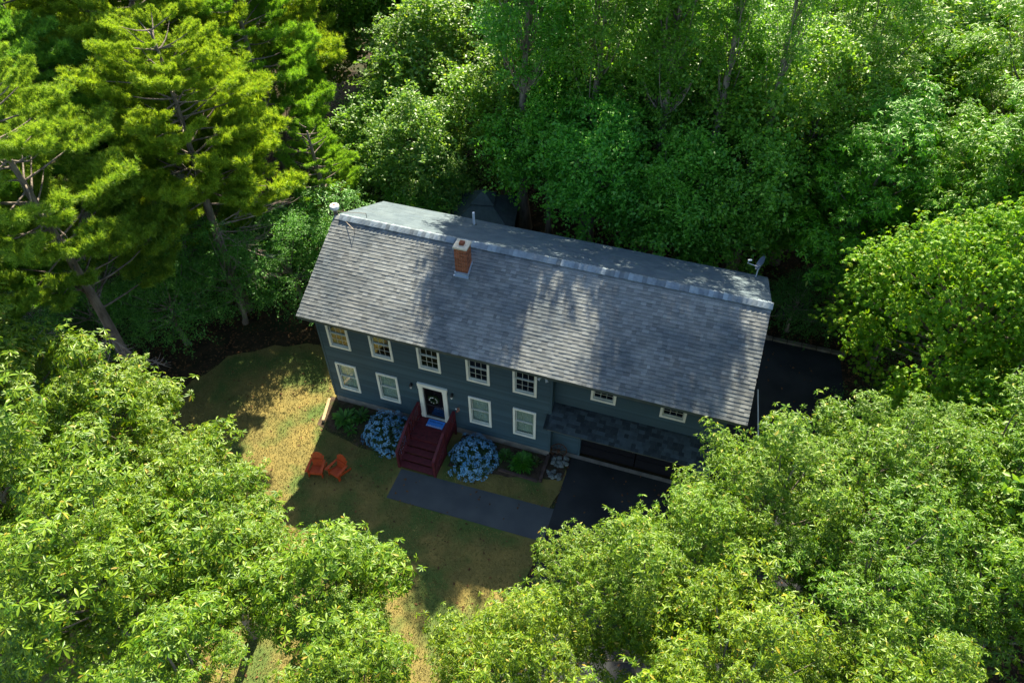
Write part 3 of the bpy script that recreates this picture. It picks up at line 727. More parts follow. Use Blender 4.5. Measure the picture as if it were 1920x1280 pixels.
UND = [clump_sprays(0, .12, .7, 'shrubl', 'leafy_bough', 'lance', 30, 14) for _ in range(4)]

def merge_clumps(srcs, items, name, m):
    """join clumps placed by matrix into one mesh (far crowns)"""
    Vs = []; Ts = []; ts = []; k = 0
    for me, X in items:
        n = len(me.vertices); V = np.empty(n*3, np.float32); me.vertices.foreach_get('co', V); V = V.reshape(-1, 3)
        T = np.empty(len(me.loops), np.int32); me.loops.foreach_get('vertex_index', T); t = np.empty(n, np.float32); me.attributes['tint'].data.foreach_get('value', t)
        A = np.array(X); Vs.append(V@A[:3, :3].T+A[:3, 3]); Ts.append(T.reshape(-1, 3)+k); ts.append(t); k += n
    return npmesh(name, np.concatenate(Vs), np.concatenate(Ts), np.concatenate(ts), m)
def limb(b, p0, p1, r0, r1, n=5, k=4, sag=.15):
    p0, p1 = Vector(p0), Vector(p1); L_ = (p1-p0).length; pts = []; rr = []
    j1 = Vector((rnd.uniform(-1, 1), rnd.uniform(-1, 1), rnd.uniform(-.5, .8)))*L_*.07
    for i in range(k+1):
        f = i/k; pts.append(p0.lerp(p1, f)+j1*math.sin(PI*f)+Vector((0, 0, -sag*L_*math.sin(PI*f)*.6))); rr.append(r0+(r1-r0)*f)
    b.tube(pts, rr, n, cap=False)
def trunk_mesh(b, base, top, r0, r1, n=9, k=7):
    pts = []; rr = []
    w1, w2 = rnd.uniform(-.25, .25), rnd.uniform(-.25, .25)
    for i in range(k+1):
        f = i/k; p = Vector(base).lerp(Vector(top), f); p.x += w1*math.sin(f*4); p.y += w2*math.sin(f*5); pts.append(p)
        rr.append((r0*(1.35 if i == 0 else 1))*(1-f)+r1*f)
    b.tube(pts, rr, n); return pts
def tree(kind, name, base, cen, Ht, R_, zlow, ncl, csz, label, group, color=(1, 1, 1), merged=False, cat='tree', seed=0):
    """base (x,y) of the trunk, cen (x,y) of the crown, crown from zlow to Ht with radius R_"""
    if kind == 'oak': ncl = int(ncl*1.25); csz *= .86
    rr = random.Random(seed*31+int(base[0]*7+base[1]*13)); bx, by = base; t = empty(name, (bx, by, 0), label, cat, group)
    zc = (Ht+zlow)/2; rz = (Ht-zlow)/2; cx, cy = cen[0]-bx, cen[1]-by
    src = dict(oak=OAK if cen[0] < 9.5 else OKR, maple=MAP, broad=BRD, under=UND)[kind]
    tb = MB(); tp = trunk_mesh(tb, (0, 0, -.1), (cx*.9, cy*.9, zlow+rz*1.1), .05+Ht*.016, .05); tb.build('trunk', 'bark', t, smooth=True)
    lb = MB(); items = []; ph = [rr.uniform(0, 6) for _ in range(4)]
    for i in range(ncl):
        f = (i+.5)/ncl; zz = 1-1.65*f; a = i*2.39996+rr.uniform(-.4, .4); q = math.sqrt(max(0, 1-zz*zz))
        inner = .5 if i % 5 == 4 else 1
        lob = (.92+.16*math.sin(2*a+ph[0])+.12*math.sin(3*a+ph[1]+zz*3)+(rr.uniform(-.26, .16) if kind == 'oak' else rr.uniform(-.15, .12)))*inner
        p = Vector((cx+q*math.cos(a)*R_*lob, cy+q*math.sin(a)*R_*lob, zc+zz*rz*(.9+.12*math.sin(a*2+ph[2])+rr.uniform(-.08, .08))*inner))
        s_ = csz*(rr.uniform(.55, 1.25) if kind == 'oak' else rr.uniform(.7, 1.3))
        E_ = Matrix.Translation(p)@Matrix.Rotation(rr.uniform(0, 6.3), 4, 'Z')@Matrix.Rotation(rr.uniform(-.3, .3), 4, 'X')@Matrix.Diagonal((s_, s_*rr.uniform(.85, 1.1), s_*rr.uniform(.85, 1.2), 1))
        items.append((src[rr.randrange(len(src))], E_))
        if i % 3 < 2:
            an = tp[min(len(tp)-1, max(2, int(len(tp)*(.45+.45*(p.z-zlow)/(Ht-zlow+.01)))))]
            limb(lb, an, p, .02+.012*R_, .012, 5, 4, .12)
    if lb.v: lb.build('limbs', 'bark', t, smooth=True)
    if merged:
        o = linkmesh('crown', merge_clumps(src, items, 'crown', src[0].materials[0]), t); o.color = (*color, 1); o['kind'] = 'stuff'
    else:
        for me, X in items:
            o = linkmesh('leafy_bough', me, t, 'stuff'); o.matrix_local = X; o.color = (*color, 1)
    return t
def pine(base, Ht, R_, zlow, nl, label, group, color=(1, 1, 1), dead=6, seed=0, bare=False):
    rr = random.Random(seed*17+5); t = empty('pine_tree', (*base, 0), label, 'pine tree', group)
    tb = MB(); tp = trunk_mesh(tb, (0, 0, -.1), (rr.uniform(-.4, .4), rr.uniform(-.4, .4), Ht), .27, .04, 10, 9); tb.build('trunk', 'pbark', t, smooth=True)
    lb = MB(); db = MB()
    for i in range(nl):
        z = zlow+(Ht-zlow)*((i+.5)/nl)**1.0+rr.uniform(-.3, .3); f = max(0., (z-zlow)/(Ht-zlow)); a = i*2.4+rr.uniform(-.5, .5)
        L_ = R_*(1-.62*f**2)*rr.uniform(.7, 1.12); p0 = tp[min(9, max(0, int(z/Ht*9)))]; p0 = Vector((p0.x, p0.y, z))
        if bare and f < .2 and math.cos(a+.6) > .1: continue
        el = rr.uniform(-.05, .28)+.25*f; d = Vector((math.cos(a)*math.cos(el), math.sin(a)*math.cos(el), math.sin(el)))
        limb(lb, p0, p0+d*L_*.8, .035+.02*(1-f), .012, 5, 4, .1)
        for q in range(3 if L_ > 2 else 2):
            s_ = L_*(.66, .58, .58)[q]*rr.uniform(.85, 1.1); st_ = (.45, .30, .30)[q]; da = (0, .55, -.55)[q]
            X = Matrix.Translation(p0+d*L_*st_)@Matrix.Rotation(a+da+rr.uniform(-.1, .1), 4, 'Z')@Matrix.Rotation(-el*.8+rr.uniform(-.12, .12), 4, 'Y')@Matrix.Rotation(rr.uniform(-.25, .25), 4, 'X')@Matrix.Diagonal((s_, s_*.95, s_, 1))
            o = linkmesh('needle_bough', PIN[rr.randrange(len(PIN))], t, 'stuff'); o.matrix_local = X; o.color = (*color, 1)
    lb.build('limbs', 'pbark', t, smooth=True)
    for i in range(dead):
        z = zlow*rr.uniform(.45, 1.1); a = rr.uniform(-1.2, .9); L_ = R_*rr.uniform(.5, .9); p0 = Vector((0, 0, z)); d = Vector((math.cos(a), math.sin(a), rr.uniform(-.05, .25)))
        limb(db, p0, p0+d*L_, .035, .01, 5, 4, .1)
        for q in range(26):
            g = rr.uniform(.25, 1); s0 = p0+d*L_*g; e = d*rr.uniform(.2, .8)+Vector((rr.uniform(-1, 1), rr.uniform(-1, 1), rr.uniform(-.3, .6)))*.55
            limb(db, s0, s0+e*rr.uniform(.5, 1.1), .010, .004, 3, 2, .1)
    if dead: db.build('dead_branches', 'twig', t)
    return t
#TREES
exec_trees = True
OAKG = 'oaks around the front lawn'; BKG = 'broadleaf trees behind the house'; PG = 'pines at the left of the house'; UG = 'bushes and saplings beside the house'
oakA, oakB = (1.12, 1.08, .95), (.85, .95, .75)
T_ = [
 # kind, base, crown, H, R, zlow, n, clump, label, colour
 ('oak', (-6.5, -8.6), (-6.3, -8.4), 11.3, 2.7, 4.0, 54, .85, 'tall oak at the left edge of the photo with yellow tipped leaf whorls', oakA),
 ('oak', (-2.9, -7.8), (-2.8, -7.6), 9.4, 2.3, 3.2, 48, .8, 'oak overhanging the sunny left side of the lawn', oakA),
 ('oak', (-.6, -9.2), (.8, -8.9), 8.1, 2.05, 3.4, 42, .75, 'oak reaching its branches toward the orange chairs', oakA),
 ('oak', (-3.2, -12.0), (-2.4, -11.3), 11.3, 2.6, 4, 54, .85, 'oak crown filling the lower left, behind the corner oak', (1, 1.02, .9)),
 ('oak', (.9, -12.9), (1.4, -12.4), 11.0, 2.3, 4, 50, .85, 'bright oak in the bottom left corner of the photo', (1.08, 1.08, .95)),
 ('oak', (2.2, -10.2), (3.0, -10.4), 8.3, 2.0, 3.6, 46, .75, 'oak with pale leaves at the shadow edge on the front lawn', (1.02, 1.05, 1.0)),
 ('oak', (5.8, -11.6), (6.4, -10.3), 8.3, 1.8, 3.8, 40, .72, 'oak at the bottom centre, left of the sunlit grass patch', (1, 1.05, 1.0)),
 ('oak', (4.9, -14.2), (4.6, -13.9), 10.0, 1.4, 5.5, 22, .75, 'open oak at the bottom edge showing a dark forked limb over gold grass', (.95, 1, .9)),
 ('oak', (8.6, -13.3), (8.4, -12.6), 8.8, 1.5, 4.6, 30, .72, 'oak at the bottom edge below the sunlit grass patch', (1.05, 1.02, .9)),
 ('oak', (9.9, -12.2), (11.8, -10.8), 9.0, 1.6, 3.6, 36, .72, 'yellow green oak at the bottom centre, right of the sunlit grass patch', (1.15, 1.05, .7)),
 ('oak', (16.0, -8.8), (13.9, -8.2), 9.2, 1.9, 3.8, 42, .75, 'oak overhanging the driveway beside the end of the walkway', (1.0, 1.0, .85)),
 ('oak', (17.0, -7.2), (15.5, -6.5), 9.0, 1.8, 3.4, 40, .75, 'oak with whitish highlights in front of the garage doors', (1.0, 1.05, 1.0)),
 ('oak', (17.8, -4.8), (17.3, -4.2), 9.6, 2.1, 3.4, 44, .75, 'pale leaved oak standing in front of the garage roof corner', (1.0, 1.05, 1.05)),
 ('oak', (20.0, -2.9), (19.9, -2.2), 9.5, 2.5, 3.2, 50, .8, 'oak right of the garage, shading the side driveway', (.95, 1.05, 1.05)),
 ('oak', (23.6, -1.3), (23.6, -1.2), 9.8, 2.6, 3.6, 50, .85, 'oak at the right edge of the photo below the yellow green maple', (.9, 1.05, .95)),
 ('oak', (20.5, -6.6), (20.0, -6.4), 9.6, 2.5, 3.6, 52, .8, 'dark leaved oak in the lower right, second row from the driveway', (.75, .92, .75)),
 ('oak', (16.8, -10.9), (16.8, -9.8), 10.0, 2.3, 4, 48, .8, 'oak with bright orange tinged shoots at the bottom right of centre', (1.15, 1.05, .6)),
 ('oak', (20.8, -9.8), (20.3, -9.8), 10.6, 2.4, 4, 48, .8, 'oak in the bottom right corner with bare twigs showing', (1.0, 1.0, .65)),
 ('oak', (14.8, -13.4), (14.2, -12.6), 9.8, 1.9, 4, 36, .75, 'low oak at the very bottom edge, right of centre', (1.1, 1.08, .7)),
 ('oak', (11.4, -13.9), (11.3, -13.3), 9.0, 1.5, 4.4, 28, .75, 'oak cut by the bottom edge of the photo at its centre', (1.1, 1.05, .8)),
 ('oak', (23.9, -5.2), (23.7, -5.1), 10.6, 2.5, 4, 46, .85, 'oak on the right edge of the photo, midway down its lower half', (.85, 1, .8)),
 ('oak', (-7.4, -12.5), (-7.0, -12.2), 12.5, 2.6, 5, 40, .9, 'oak at the left edge low in the photo, partly cut off', (1, 1, .9)),
 # right side
 ('maple', (24.6, 6.6), (23.5, 6.0), 11.0, 3.6, 1.8, 96, .95, 'bright yellow green maple at the right edge beside the side driveway', (1, 1, 1)),
 ('maple', (28.6, 8.6), (28.2, 8.4), 12.0, 3.2, 2.5, 60, 1.0, 'yellow green maple cut by the right edge of the photo', (.95, .95, 1)),
 ('oak', (20.6, 13.6), (20.3, 13.1), 10.6, 2.9, 1.6, 80, 1.15, 'blue green oak above the stone boulders right of the house', (.75, 1.35, 1.1)),
 ('oak', (25.4, 13.0), (24.8, 12.8), 11.8, 3.2, 2.4, 76, 1.15, 'tall tree with sunlit pale tips behind the yellow green maple', (1.0, 1.4, 1.0)),
 ('oak', (19.0, 18.5), (18.8, 18.8), 14.6, 3.2, 2.5, 76, 1.2, 'tall yellow green oak at the top right of the photo', (1.1, 1.4, .9)),
 ('oak', (27.0, 19.5), (26.6, 19.0), 15, 3.6, 3, 76, 1.2, 'high crown in the top right corner of the photo', (1.1, 1.4, .9)),
 ('maple', (25.4, 2.8), (25.2, 3.0), 8.6, 2.7, 1.6, 64, .9, 'lower yellow green maple beside the driveway, under the big one', (.95, .98, 1)),
 ('maple', (22.4, 9.4), (22.8, 9.2), 8.0, 2.1, 1.2, 46, .85, 'small yellow green maple between the boulders and the big maple', (.8, .95, 1)),
 # behind house: low first row, mid row, tall thin row that throws the streaks on the roof
 ('broad', (12.0, 12.4), (11.9, 11.9), 8.6, 2.3, 1.2, 56, .95, 'low deep green tree just behind the right half of the roof', (1.04, 1.30, 1.10)),
 ('broad', (8.3, 12.6), (8.3, 12.2), 9.4, 2.4, 1.6, 58, .95, 'emerald green tree just behind the middle of the roof', (0.98, 1.37, 1.30)),
 ('broad', (15.3, 12.6), (15.2, 12.2), 8.8, 2.2, 1.2, 54, .95, 'bushy dark tree behind the roof, left of the satellite dish', (1.10, 1.23, 1.04)),
 ('broad', (5.6, 14.2), (5.3, 14.0), 8.6, 2.2, 2.4, 52, .95, 'emerald tree leaning over the gazebo roof', (1.04, 1.33, 1.10)),
 ('broad', (10.2, 15.8), (10.1, 15.4), 12.2, 2.7, 3.0, 64, 1.05, 'tall birch like crown above the middle of the roof', (.95, 1.05, .9)),
 ('broad', (14.0, 16.2), (13.9, 15.8), 12.6, 2.7, 2.6, 64, 1.05, 'mid green crown above the right half of the roof', (1.0, 1.05, .8)),
 ('broad', (6.4, 17.4), (6.3, 17.0), 12.6, 2.7, 3.0, 62, 1.05, 'emerald crown at the top of the photo, above the chimney', (.85, 1.1, .85)),
 ('broad', (17.6, 15.6), (17.3, 15.4), 12.0, 2.6, 2.6, 60, 1.05, 'olive crown above the satellite dish', (1.1, 1.05, .8)),
 ('broad', (2.4, 16.6), (2.3, 16.2), 9.8, 2.7, 1.2, 60, 1.0, 'olive green tree above the gazebo', (1.1, 1.0, .9)),
 ('broad', (-1.6, 13.2), (-1.6, 13.0), 7.4, 2.5, .8, 56, .95, 'small leaved dark tree between the pines and the gazebo', (1.1, 1.0, 1.3)),
 ('broad', (4.1, 14.4), (4.3, 14.0), 19.0, 2.2, 8, 84, .85, 'slender tall emerald tree right behind the gazebo, its top out of the photo', (.8, 1.08, .95)),
 ('broad', (3.6, 21.2), (3.6, 21.0), 14.0, 3.0, 3.0, 64, 1.1, 'green crown at the top edge above the gazebo', (1.05, 1.0, .85)),
 ('broad', (8.6, 21.2), (8.4, 20.8), 14.6, 3.0, 3.0, 64, 1.1, 'green crown at the top edge above the chimney', (1.1, 1.0, .85)),
 ('broad', (12.6, 20.6), (12.4, 20.2), 14.6, 3.0, 3.0, 64, 1.1, 'green crown cut by the top edge right of centre', (1.0, 1.05, .9)),
 ('broad', (-4.6, 15.6), (-4.6, 15.4), 6.6, 2.4, .6, 46, .95, 'low broad leaved tree at the foot of the pines', (1.0, 1.0, 1.0)),
 ('broad', (7.6, 14.4), (7.7, 14.0), 17.1, 1.6, 8, 44, .8, 'slender airy tree rising behind the middle of the roof', (1, 1.05, .9)),
 ('broad', (10.9, 14.2), (10.8, 14.0), 19.4, 1.9, 8, 76, .85, 'slender tall tree behind the roof, right of the top centre of the photo', (1, 1.05, .9)),
 ('broad', (13.3, 14.4), (13.2, 14.0), 19.0, .7, 9, 28, .6, 'thin tree between the two crowns above the right half of the roof', (1, 1.05, .9)),
 ('broad', (15.4, 14.4), (15.3, 14.0), 19.2, .7, 9, 30, .6, 'thin tree behind the roof, left of the tall yellow green oak', (1, 1.05, .9)),
 ('broad', (1.0, 25.0), (1.0, 25.0), 14, 3.4, 2, 60, 1.3, 'distant olive crown at the top edge, behind the dark small leaved tree', (1.2, 1.05, .9)),
 ('broad', (-3.4, 19.4), (-3.4, 19.4), 9.6, 3.0, 1, 60, 1.15, 'grey green crown beside the tip of the tallest pine', (1.05, .95, 1.1)),
]
for i, (k, bs, cn, Ht, R_, zl, n, cs, lab, colr) in enumerate(T_):
    g = OAKG if k == 'oak' and cn[1] < 5 else BKG if k != 'maple' else 'yellow green maples at the right'
    tree(k, {'oak': 'oak_tree', 'maple': 'maple_tree', 'broad': 'broadleaf_tree'}[k], bs, cn, Ht, R_, zl, n, cs, lab, g, colr, seed=i)
# far rows that only fill the gaps
FAR = bpy.data.meshes
far_spots = [(-9, 25), (-5, 27), (5.5, 27), (9, 31), (13.5, 26), (17.5, 24.5), (22.5, 24), (11, 31), (17, 31), (23, 30), (30, 26), (31, 15), (34, 21), (1, 31), (-14, 22), (-19, 17), (28.5, 13.5), (29, 3), (28, -3), (-22, 11), (-5, 34), (-12, 31), (26, 36), (33, 31)]
fars = []
for i, (x, y) in enumerate(far_spots):
    if i < 3:
        t = tree('broad', 'broadleaf_tree', (x, y), (x, y), 13, 3.8, .5, 80, 1.35, 'broadleaf tree in the woods filling the far background', 'woodland trees far behind the house', (1.05, 1, .9), merged=True, seed=90+i); fars.append(t)
    else:
        s = fars[i % 3]; t = s.copy(); COL.objects.link(t); t.location = (x, y, 0); t.rotation_euler = (0, 0, rnd.uniform(0, 6)); t.scale = (1, 1, rnd.uniform(.85, 1.1))
        for c_ in list(s.children): q = c_.copy(); COL.objects.link(q); q.parent = t
# pines
PN = [((-8.0, -2.7), 15.5, 4.2, 5.2, 78, 'pine whose bare leaning trunk shows beside the left lawn', (1, 1, .9)),
      ((-7.1, 3.9), 14.0, 3.9, 6.8, 78, 'pine with bright yellow green boughs reaching toward the house', (1.15, 1.08, .7)),
      ((-14.2, 2.4), 15.5, 4.4, 6.5, 74, 'blue green pine by the left edge with bare trunks below', (.75, 1.0, 1.1)),
      ((-12.0, 8.2), 17.0, 4.6, 6.0, 84, 'large pine with sunlit lime boughs at the upper left', (1.1, 1.05, .75)),
      ((-8.6, 11.4), 15.0, 3.7, 4.0, 66, 'tall pine nearest the dark broadleaf woods, boughs pointing right', (.85, 1.05, .8)),
      ((-12.4, -3.6), 14.0, 3.8, 6.0, 64, 'shaded green pine at the left edge above the oaks', (.7, .95, .8)),
      ((-17.5, 7.0), 16.5, 4.4, 6.0, 68, 'pine in the upper left corner of the photo', (1.1, 1.05, .8)),
      ((-11.5, 15.6), 16.0, 4.4, 6.0, 71, 'pine crown at the top edge, left of the grey green crown', (1.15, 1.05, .7)),
      ((-16.5, 13.4), 18.0, 4.4, 6.0, 68, 'pine behind the upper left corner pine', (1.1, 1.05, .8)),
      ((-10.4, 4.9), 10.0, 3.0, 2.6, 50, 'smaller pine between the two bare pine trunks', (1.1, 1.08, .75)),
      ((-4.8, 9.4), 7.4, 2.5, 1.4, 44, 'young pine with soft boughs above the left roof corner', (.95, 1.1, .85)),
      ((-16.0, -1.6), 14.0, 4.0, 4.0, 54, 'pine on the left edge with broad green plates of needles', (.85, 1.05, .9)),
      ((-15.0, 9.6), 14.5, 4.0, 4.0, 54, 'shorter pine in front of the upper left corner pines', (1.15, 1.08, .7))]
for i, (bs, Ht, R_, zl, n, lab, colr) in enumerate(PN):
    pine(bs, Ht, R_, zl, n, lab, PG, colr, dead=(5, 9, 7, 8)[i] if i < 4 else 2, seed=i, bare=i == 0)
# understorey saplings and bushes
UN = [(-4.3, 4.6, 5.4, 1.9, 'dark bush at the back corner of the side lawn'),
      (-6.6, 3.0, 5.6, 1.9, 'dark bush between the two pine trunks'),
      (-2.9, 7.2, 5.4, 2.0, 'leafy sapling beside the left gable of the house'),
      (-1.2, 10.2, 3.6, 1.6, 'bright sapling behind the stove flue'),
      (-5.6, 7.4, 5.2, 1.9, 'sapling under the bright pine boughs'),
      (-8.4, .9, 5.0, 2.0, 'bush left of the side lawn under the pines'),
      (-2.0, 4.6, 2.4, 1.1, 'low bush at the corner of the left gable'),
      (-8.8, -5.4, 4.0, 1.7, 'shaded bush at the left end of the lawn'),
      (-11.2, -.6, 5.4, 2.1, 'bush behind the leaning pine trunk'),
      (-9.2, 3.4, 6.2, 2.1, 'tall bush in the gap between the pines'),
      (-.2, 13.0, 4.2, 1.7, 'bush behind the rear left roof corner'),
      (22.8, 10.9, 3.2, 1.5, 'dark bush beyond the end of the stone edging')]
for i, (x, y, h, r, lab) in enumerate(UN):
    tree('under', 'bush', (x, y), (x, y), h, r, .2, 34, .8, lab, UG, (1.6, 1.6, 1.6) if i != 3 else (2.0, 1.9, 1.0), cat='bush', seed=300+i)

for i, (x, y) in enumerate([(-10.6, 2.6), (-13.2, -.2), (-15.4, 4.6), (-5.4, 12.6), (-7.4, 15.6), (-12.6, 11.4), (-9.8, 8.4), (-17.6, 1.8), (-14.6, -3.4), (-4.8, 16.8), (-6.8, 6.0), (-1.0, 16.2), (-7.6, 20), (-11.6, 5.6), (18.6, 10.6), (23.0, 13.6), (22.6, 4.6), (-11.0, -5.4)]):
    tree('under', 'bush', (x, y), (x, y), rnd.uniform(2.4, 4.4), rnd.uniform(1.5, 2.1), .1, 26, .8, 'leafy undergrowth bush in the shade of the surrounding trees', 'undergrowth bushes in the woods', (.95, 1.1, 1.1), cat='bush', seed=400+i)

# ------------------------------------------------------------------ planting by the house
def hydrangea(x, y, r, h, label):
    t = empty('hydrangea', (x, y, 0), label, 'flowering shrub', 'blue hydrangeas beside the steps')
    b = MB()
    for i in range(14):
        a = i*2.4; limb(b, (0, 0, 0), (math.cos(a)*r*.6, math.sin(a)*r*.6, h*.6), .015, .006, 4, 3, 0)
    b.build('stems', 'bark', t)
    n = 1500; P = rng.normal(size=(n, 3)); P[:, 2] = np.abs(P[:, 2]); P /= np.linalg.norm(P, axis=1, keepdims=True)
    q = P*rng.uniform(.55, .97, n)[:, None]*np.array([r, r, h]); q[:, 2] += .12*0
    V0, T0 = leaf_unit('lance'); V, T, tt = place(V0, T0, q, rot_to(P+rng.normal(0, .4, P.shape)+[0, 0, .5], rng.uniform(0, 6.3, n)), .15*rng.uniform(.7, 1.2, n), rng.random(n))
    linkmesh('leaves', npmesh('leaves', V, T, tt, M['hyleaf']), t, 'stuff')
    # flower heads: domed lacecap discs of small florets
    n = 250; i = np.arange(n)+.5; zz = 1-i/n*1.02; a = i*2.39996; s_ = np.sqrt(np.clip(1-zz**2, 0, 1)); P = np.stack([s_*np.cos(a), s_*np.sin(a), zz], 1)+rng.normal(0, .05, (n, 3))
    keep = rng.random(n) < .9-.25*(np.sin(3*P[:, 0]+x)*np.cos(4*P[:, 1]) > .55); P = P[keep]; n = len(P)
    bump = 1+.10*np.sin(3.3*P[:, 0]+x*2)*np.cos(2.5*P[:, 1]+x)+.07*np.cos(6*P[:, 1]+x)
    C = P*bump[:, None]*np.array([r, r, h])*rng.uniform(.95, 1.05, n)[:, None]
    nf = 15; ang = rng.uniform(0, 6.3, (n, nf)); rad = np.sqrt(rng.random((n, nf)))*.095; Rm = rot_to(P+[0, 0, .25], rng.uniform(0, 6.3, n))
    loc = np.stack([rad*np.cos(ang), rad*np.sin(ang), .04-rad**2*4], 2); F = C[:, None]+np.einsum('nij,nkj->nki', Rm, loc); F = F.reshape(-1, 3)
    nn = np.repeat(P+[0, 0, .3], nf, 0)+rng.normal(0, .4, (n*nf, 3)); w_ = .5
    U = np.array([(0, 0, 0), (1, .42, .1), (1, -.42, .1), (-.42, 1, .1), (.42, 1, .1), (-1, .42, .1), (-1, -.42, .1), (.42, -1, .1), (-.42, -1, .1)]); UT = np.array([(0, 2, 1), (0, 4, 3), (0, 5, 6), (0, 8, 7)])
    tint = np.repeat(rng.random(n), nf)*.6+rng.random(n*nf)*.4
    V, T, tt = place(U, UT, F, rot_to(nn, rng.uniform(0, 6.3, n*nf)), .024*rng.uniform(.8, 1.3, n*nf), tint)
    linkmesh('flowers', npmesh('flowers', V, T, tt, M['flower']), t, 'stuff')
hydrangea(3.02, -1.12, 1.02, 1.02, 'rounded blue hydrangea to the left of the maroon steps')
hydrangea(6.90, -1.12, 1.00, 1.00, 'rounded blue hydrangea to the right of the maroon steps')
def hosta(x, y, r, label, n=46, w_=.3, m='shrubl', h=.4, cat='plant', unit='lance', col=(1, 1, 1), name='hosta'):
    t = empty(name, (x, y, 0), label, cat)
    a = rng.uniform(0, 6.3, n); e = rng.uniform(.1, 1.2, n); d = np.stack([np.cos(a)*np.cos(e), np.sin(a)*np.cos(e), np.sin(e)], 1)
    V0, T0 = leaf_unit(unit); V0 = V0*np.array([1, 1., 1.5]); Vs = []
    P = d*np.array([r*.45, r*.45, h*.6])*rng.uniform(.2, 1, n)[:, None]
    nx = d.copy(); nx[:, 2] *= .5; nx /= np.linalg.norm(nx, axis=1, keepdims=True); sd_ = np.cross([0, 0, 1.], nx); sd_ /= np.linalg.norm(sd_, axis=1, keepdims=True); up_ = np.cross(nx, sd_)
    Rm = np.stack([nx, sd_, up_], 2); V, T, tt = place(V0, T0, P, Rm, w_*rng.uniform(.7, 1.2, n), rng.random(n))
    o = linkmesh('leaves', npmesh('leaves', V, T, tt, M[m]), t, 'stuff'); o.color = (*col, 1)
    return t
hosta(.85, -.85, .6, 'spiky pale striped hosta at the left corner of the house', 60, .42, col=(1.5, 1.5, 1.6))
hosta(1.45, -.55, .7, 'green leafy plant between the hosta and the left hydrangea', 90, .26, name='bed_plant')
hosta(1.35, -1.35, .4, 'small plant in front of the left hydrangea', 30, .25, col=(1.1, 1.2, 1), name='bed_plant')
hosta(8.85, -.72, .9, 'bushy green peony right of the right hydrangea', 300, .22, h=.9, name='peony', col=(.9, 1.2, .6))
hosta(8.05, -.55, .6, 'low green plant under the lower right window', 120, .16, h=.5, name='bed_plant')
hosta(9.35, -.45, .4, 'low reddish plant by the corner of the house', 80, .14, h=.4, name='bed_plant', col=(1.3, .7, 1.2))
# wagon wheel leaning at the corner
ww_ = empty('wagon_wheel', (10.12, .20, .34), 'old spoked wagon wheel leaning at the corner by the garage', 'wheel'); ww_.rotation_euler = (math.radians(72), 0, math.radians(12))
b = MB(); n = 24; b.tube([(math.cos(2*PI*j/n)*.33, math.sin(2*PI*j/n)*.33, 0) for j in range(n+1)], .022, 6, cap=False); b.build('rim', 'rust', ww_)
for j in range(10):
    a = 2*PI*j/10; MB().tube([(math.cos(a)*.05, math.sin(a)*.05, 0), (math.cos(a)*.32, math.sin(a)*.32, 0)], .013, 5).build('spoke', 'rust', ww_)
MB().lathe([(.05, -.06), (.07, 0), (.05, .08)], 10).build('hub', 'rust', ww_)
# stones
def rock(r, seed):
    q = random.Random(seed); b = MB(); n, k = 8, 5; vs = []; 
    for i in range(k+1):
        th = PI*i/k
        for j in range(n):
            a = 2*PI*j/n; rr_ = r*(1+q.uniform(-.22, .22)); vs.append((rr_*math.sin(th)*math.cos(a), rr_*math.sin(th)*math.sin(a)*.8, rr_*.6*math.cos(th)))
    b.add(vs, [(i*n+j, (i+1)*n+j, (i+1)*n+(j+1) % n, i*n+(j+1) % n) for i in range(k) for j in range(n)]); return b
def rocks(spots, nm, lab, cat, grp, m, smooth=False):
    prot = [rock(1, 40+i).build(nm, m) for i in range(4)]
    for i, (x, y, r) in enumerate(spots):
        o = prot[i] if i < 4 else prot[i % 4].copy()
        if i >= 4: COL.objects.link(o)
        o.location = (x, y, r*.3); o.scale = (r, r, r*rnd.uniform(.8, 1.2)); o.rotation_euler = (rnd.uniform(-.3, .3), rnd.uniform(-.3, .3), rnd.uniform(0, 6))
        tag(o, lab, cat, grp)
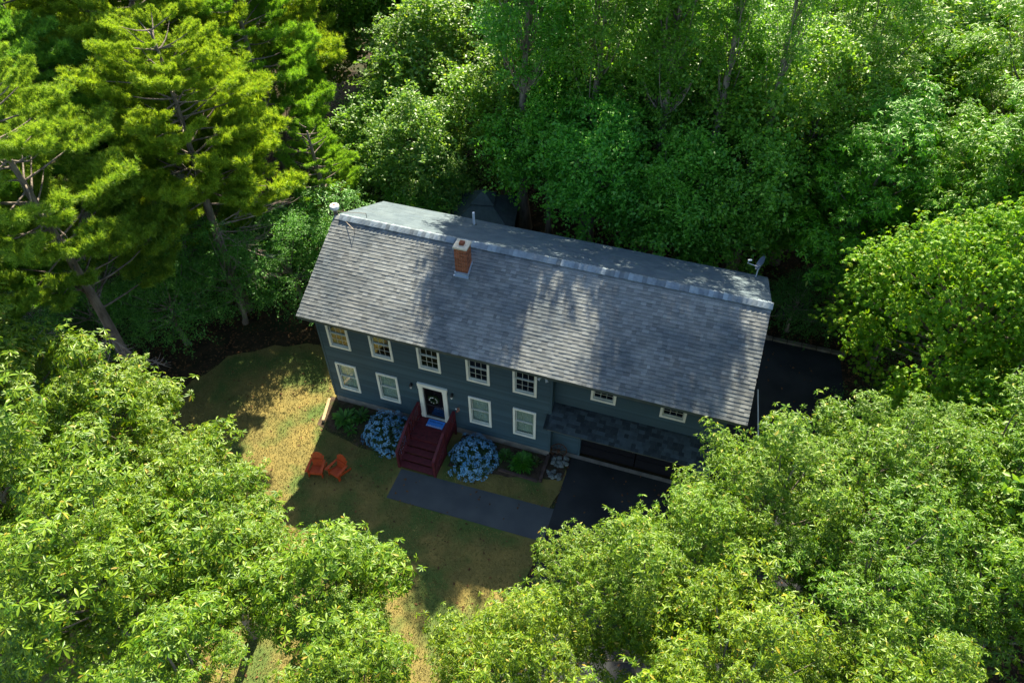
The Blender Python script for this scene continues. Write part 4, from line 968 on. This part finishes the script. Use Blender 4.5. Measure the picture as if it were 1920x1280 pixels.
rocks([(rnd.uniform(9.92, 10.55), rnd.uniform(-.95, .18), rnd.uniform(.07, .14)) for _ in range(34)], 'stone', 'rounded pale stone in the bed between wagon wheel and driveway', 'stone', 'stones in the corner bed', 'stone')
rocks([(17.9, 12.3, .45), (18.7, 12.1, .5), (19.6, 11.9, .42), (20.4, 11.8, .38), (18.2, 11.5, .33), (19.2, 12.7, .4), (17.2, 12.6, .35), (20.9, 12.3, .4)], 'boulder', 'dark boulder in the tumbled stone wall right of the house', 'boulder', 'boulders right of the house', 'boulder')
# timbers
o = MB().beam((-.30, -.10, .08), (.02, -1.28, .08), .13, .15).build('landscape_timber', 'timber'); tag(o, 'pale sunlit landscape timber at the left end of the planting bed', 'timber')
o = MB().beam((9.76, .0, .09), (9.78, -1.30, .09), .13, .16).build('landscape_timber', 'timberd'); tag(o, 'dark landscape timber between the planting bed and the stones', 'timber')
o = MB().beam((8.0, -1.26, .05), (9.68, -1.30, .05), .1, .1).build('landscape_timber', 'timberd'); tag(o, 'dark landscape timber along the front of the planting bed', 'timber')
# thin pole at the right of the house
o = MB().tube([(17.4, 4.9, 1.6), (17.9, 3.6, 0)], .03, 6).build('pole', 'pvc'); tag(o, 'thin pale pole leaning beside the right end of the house', 'pole')
# gazebo behind the house
gz = empty('gazebo', (2.6, 12.2, 0), 'dark gazebo with a small cupola roof behind the house', 'gazebo', rz=.2)
def pyr(b, hw, z0, hw1, z1): b.add([(-hw, -hw, z0), (hw, -hw, z0), (hw, hw, z0), (-hw, hw, z0), (-hw1, -hw1, z1), (hw1, -hw1, z1), (hw1, hw1, z1), (-hw1, hw1, z1)], [(3, 2, 1, 0), (4, 5, 6, 7), (0, 1, 5, 4), (1, 2, 6, 5), (2, 3, 7, 6), (3, 0, 4, 7)]); return b
pyr(MB(), 1.7, 2.2, .5, 3.05).build('roof', 'gaz', gz); pyr(MB(), .6, 3.12, .03, 3.62).build('cupola', 'gaz', gz)
for sx in (-1, 1):
    for sy in (-1, 1): MB().box(sx*1.5-.06, sx*1.5+.06, sy*1.5-.06, sy*1.5+.06, 0, 2.25).build('post', 'black', gz)
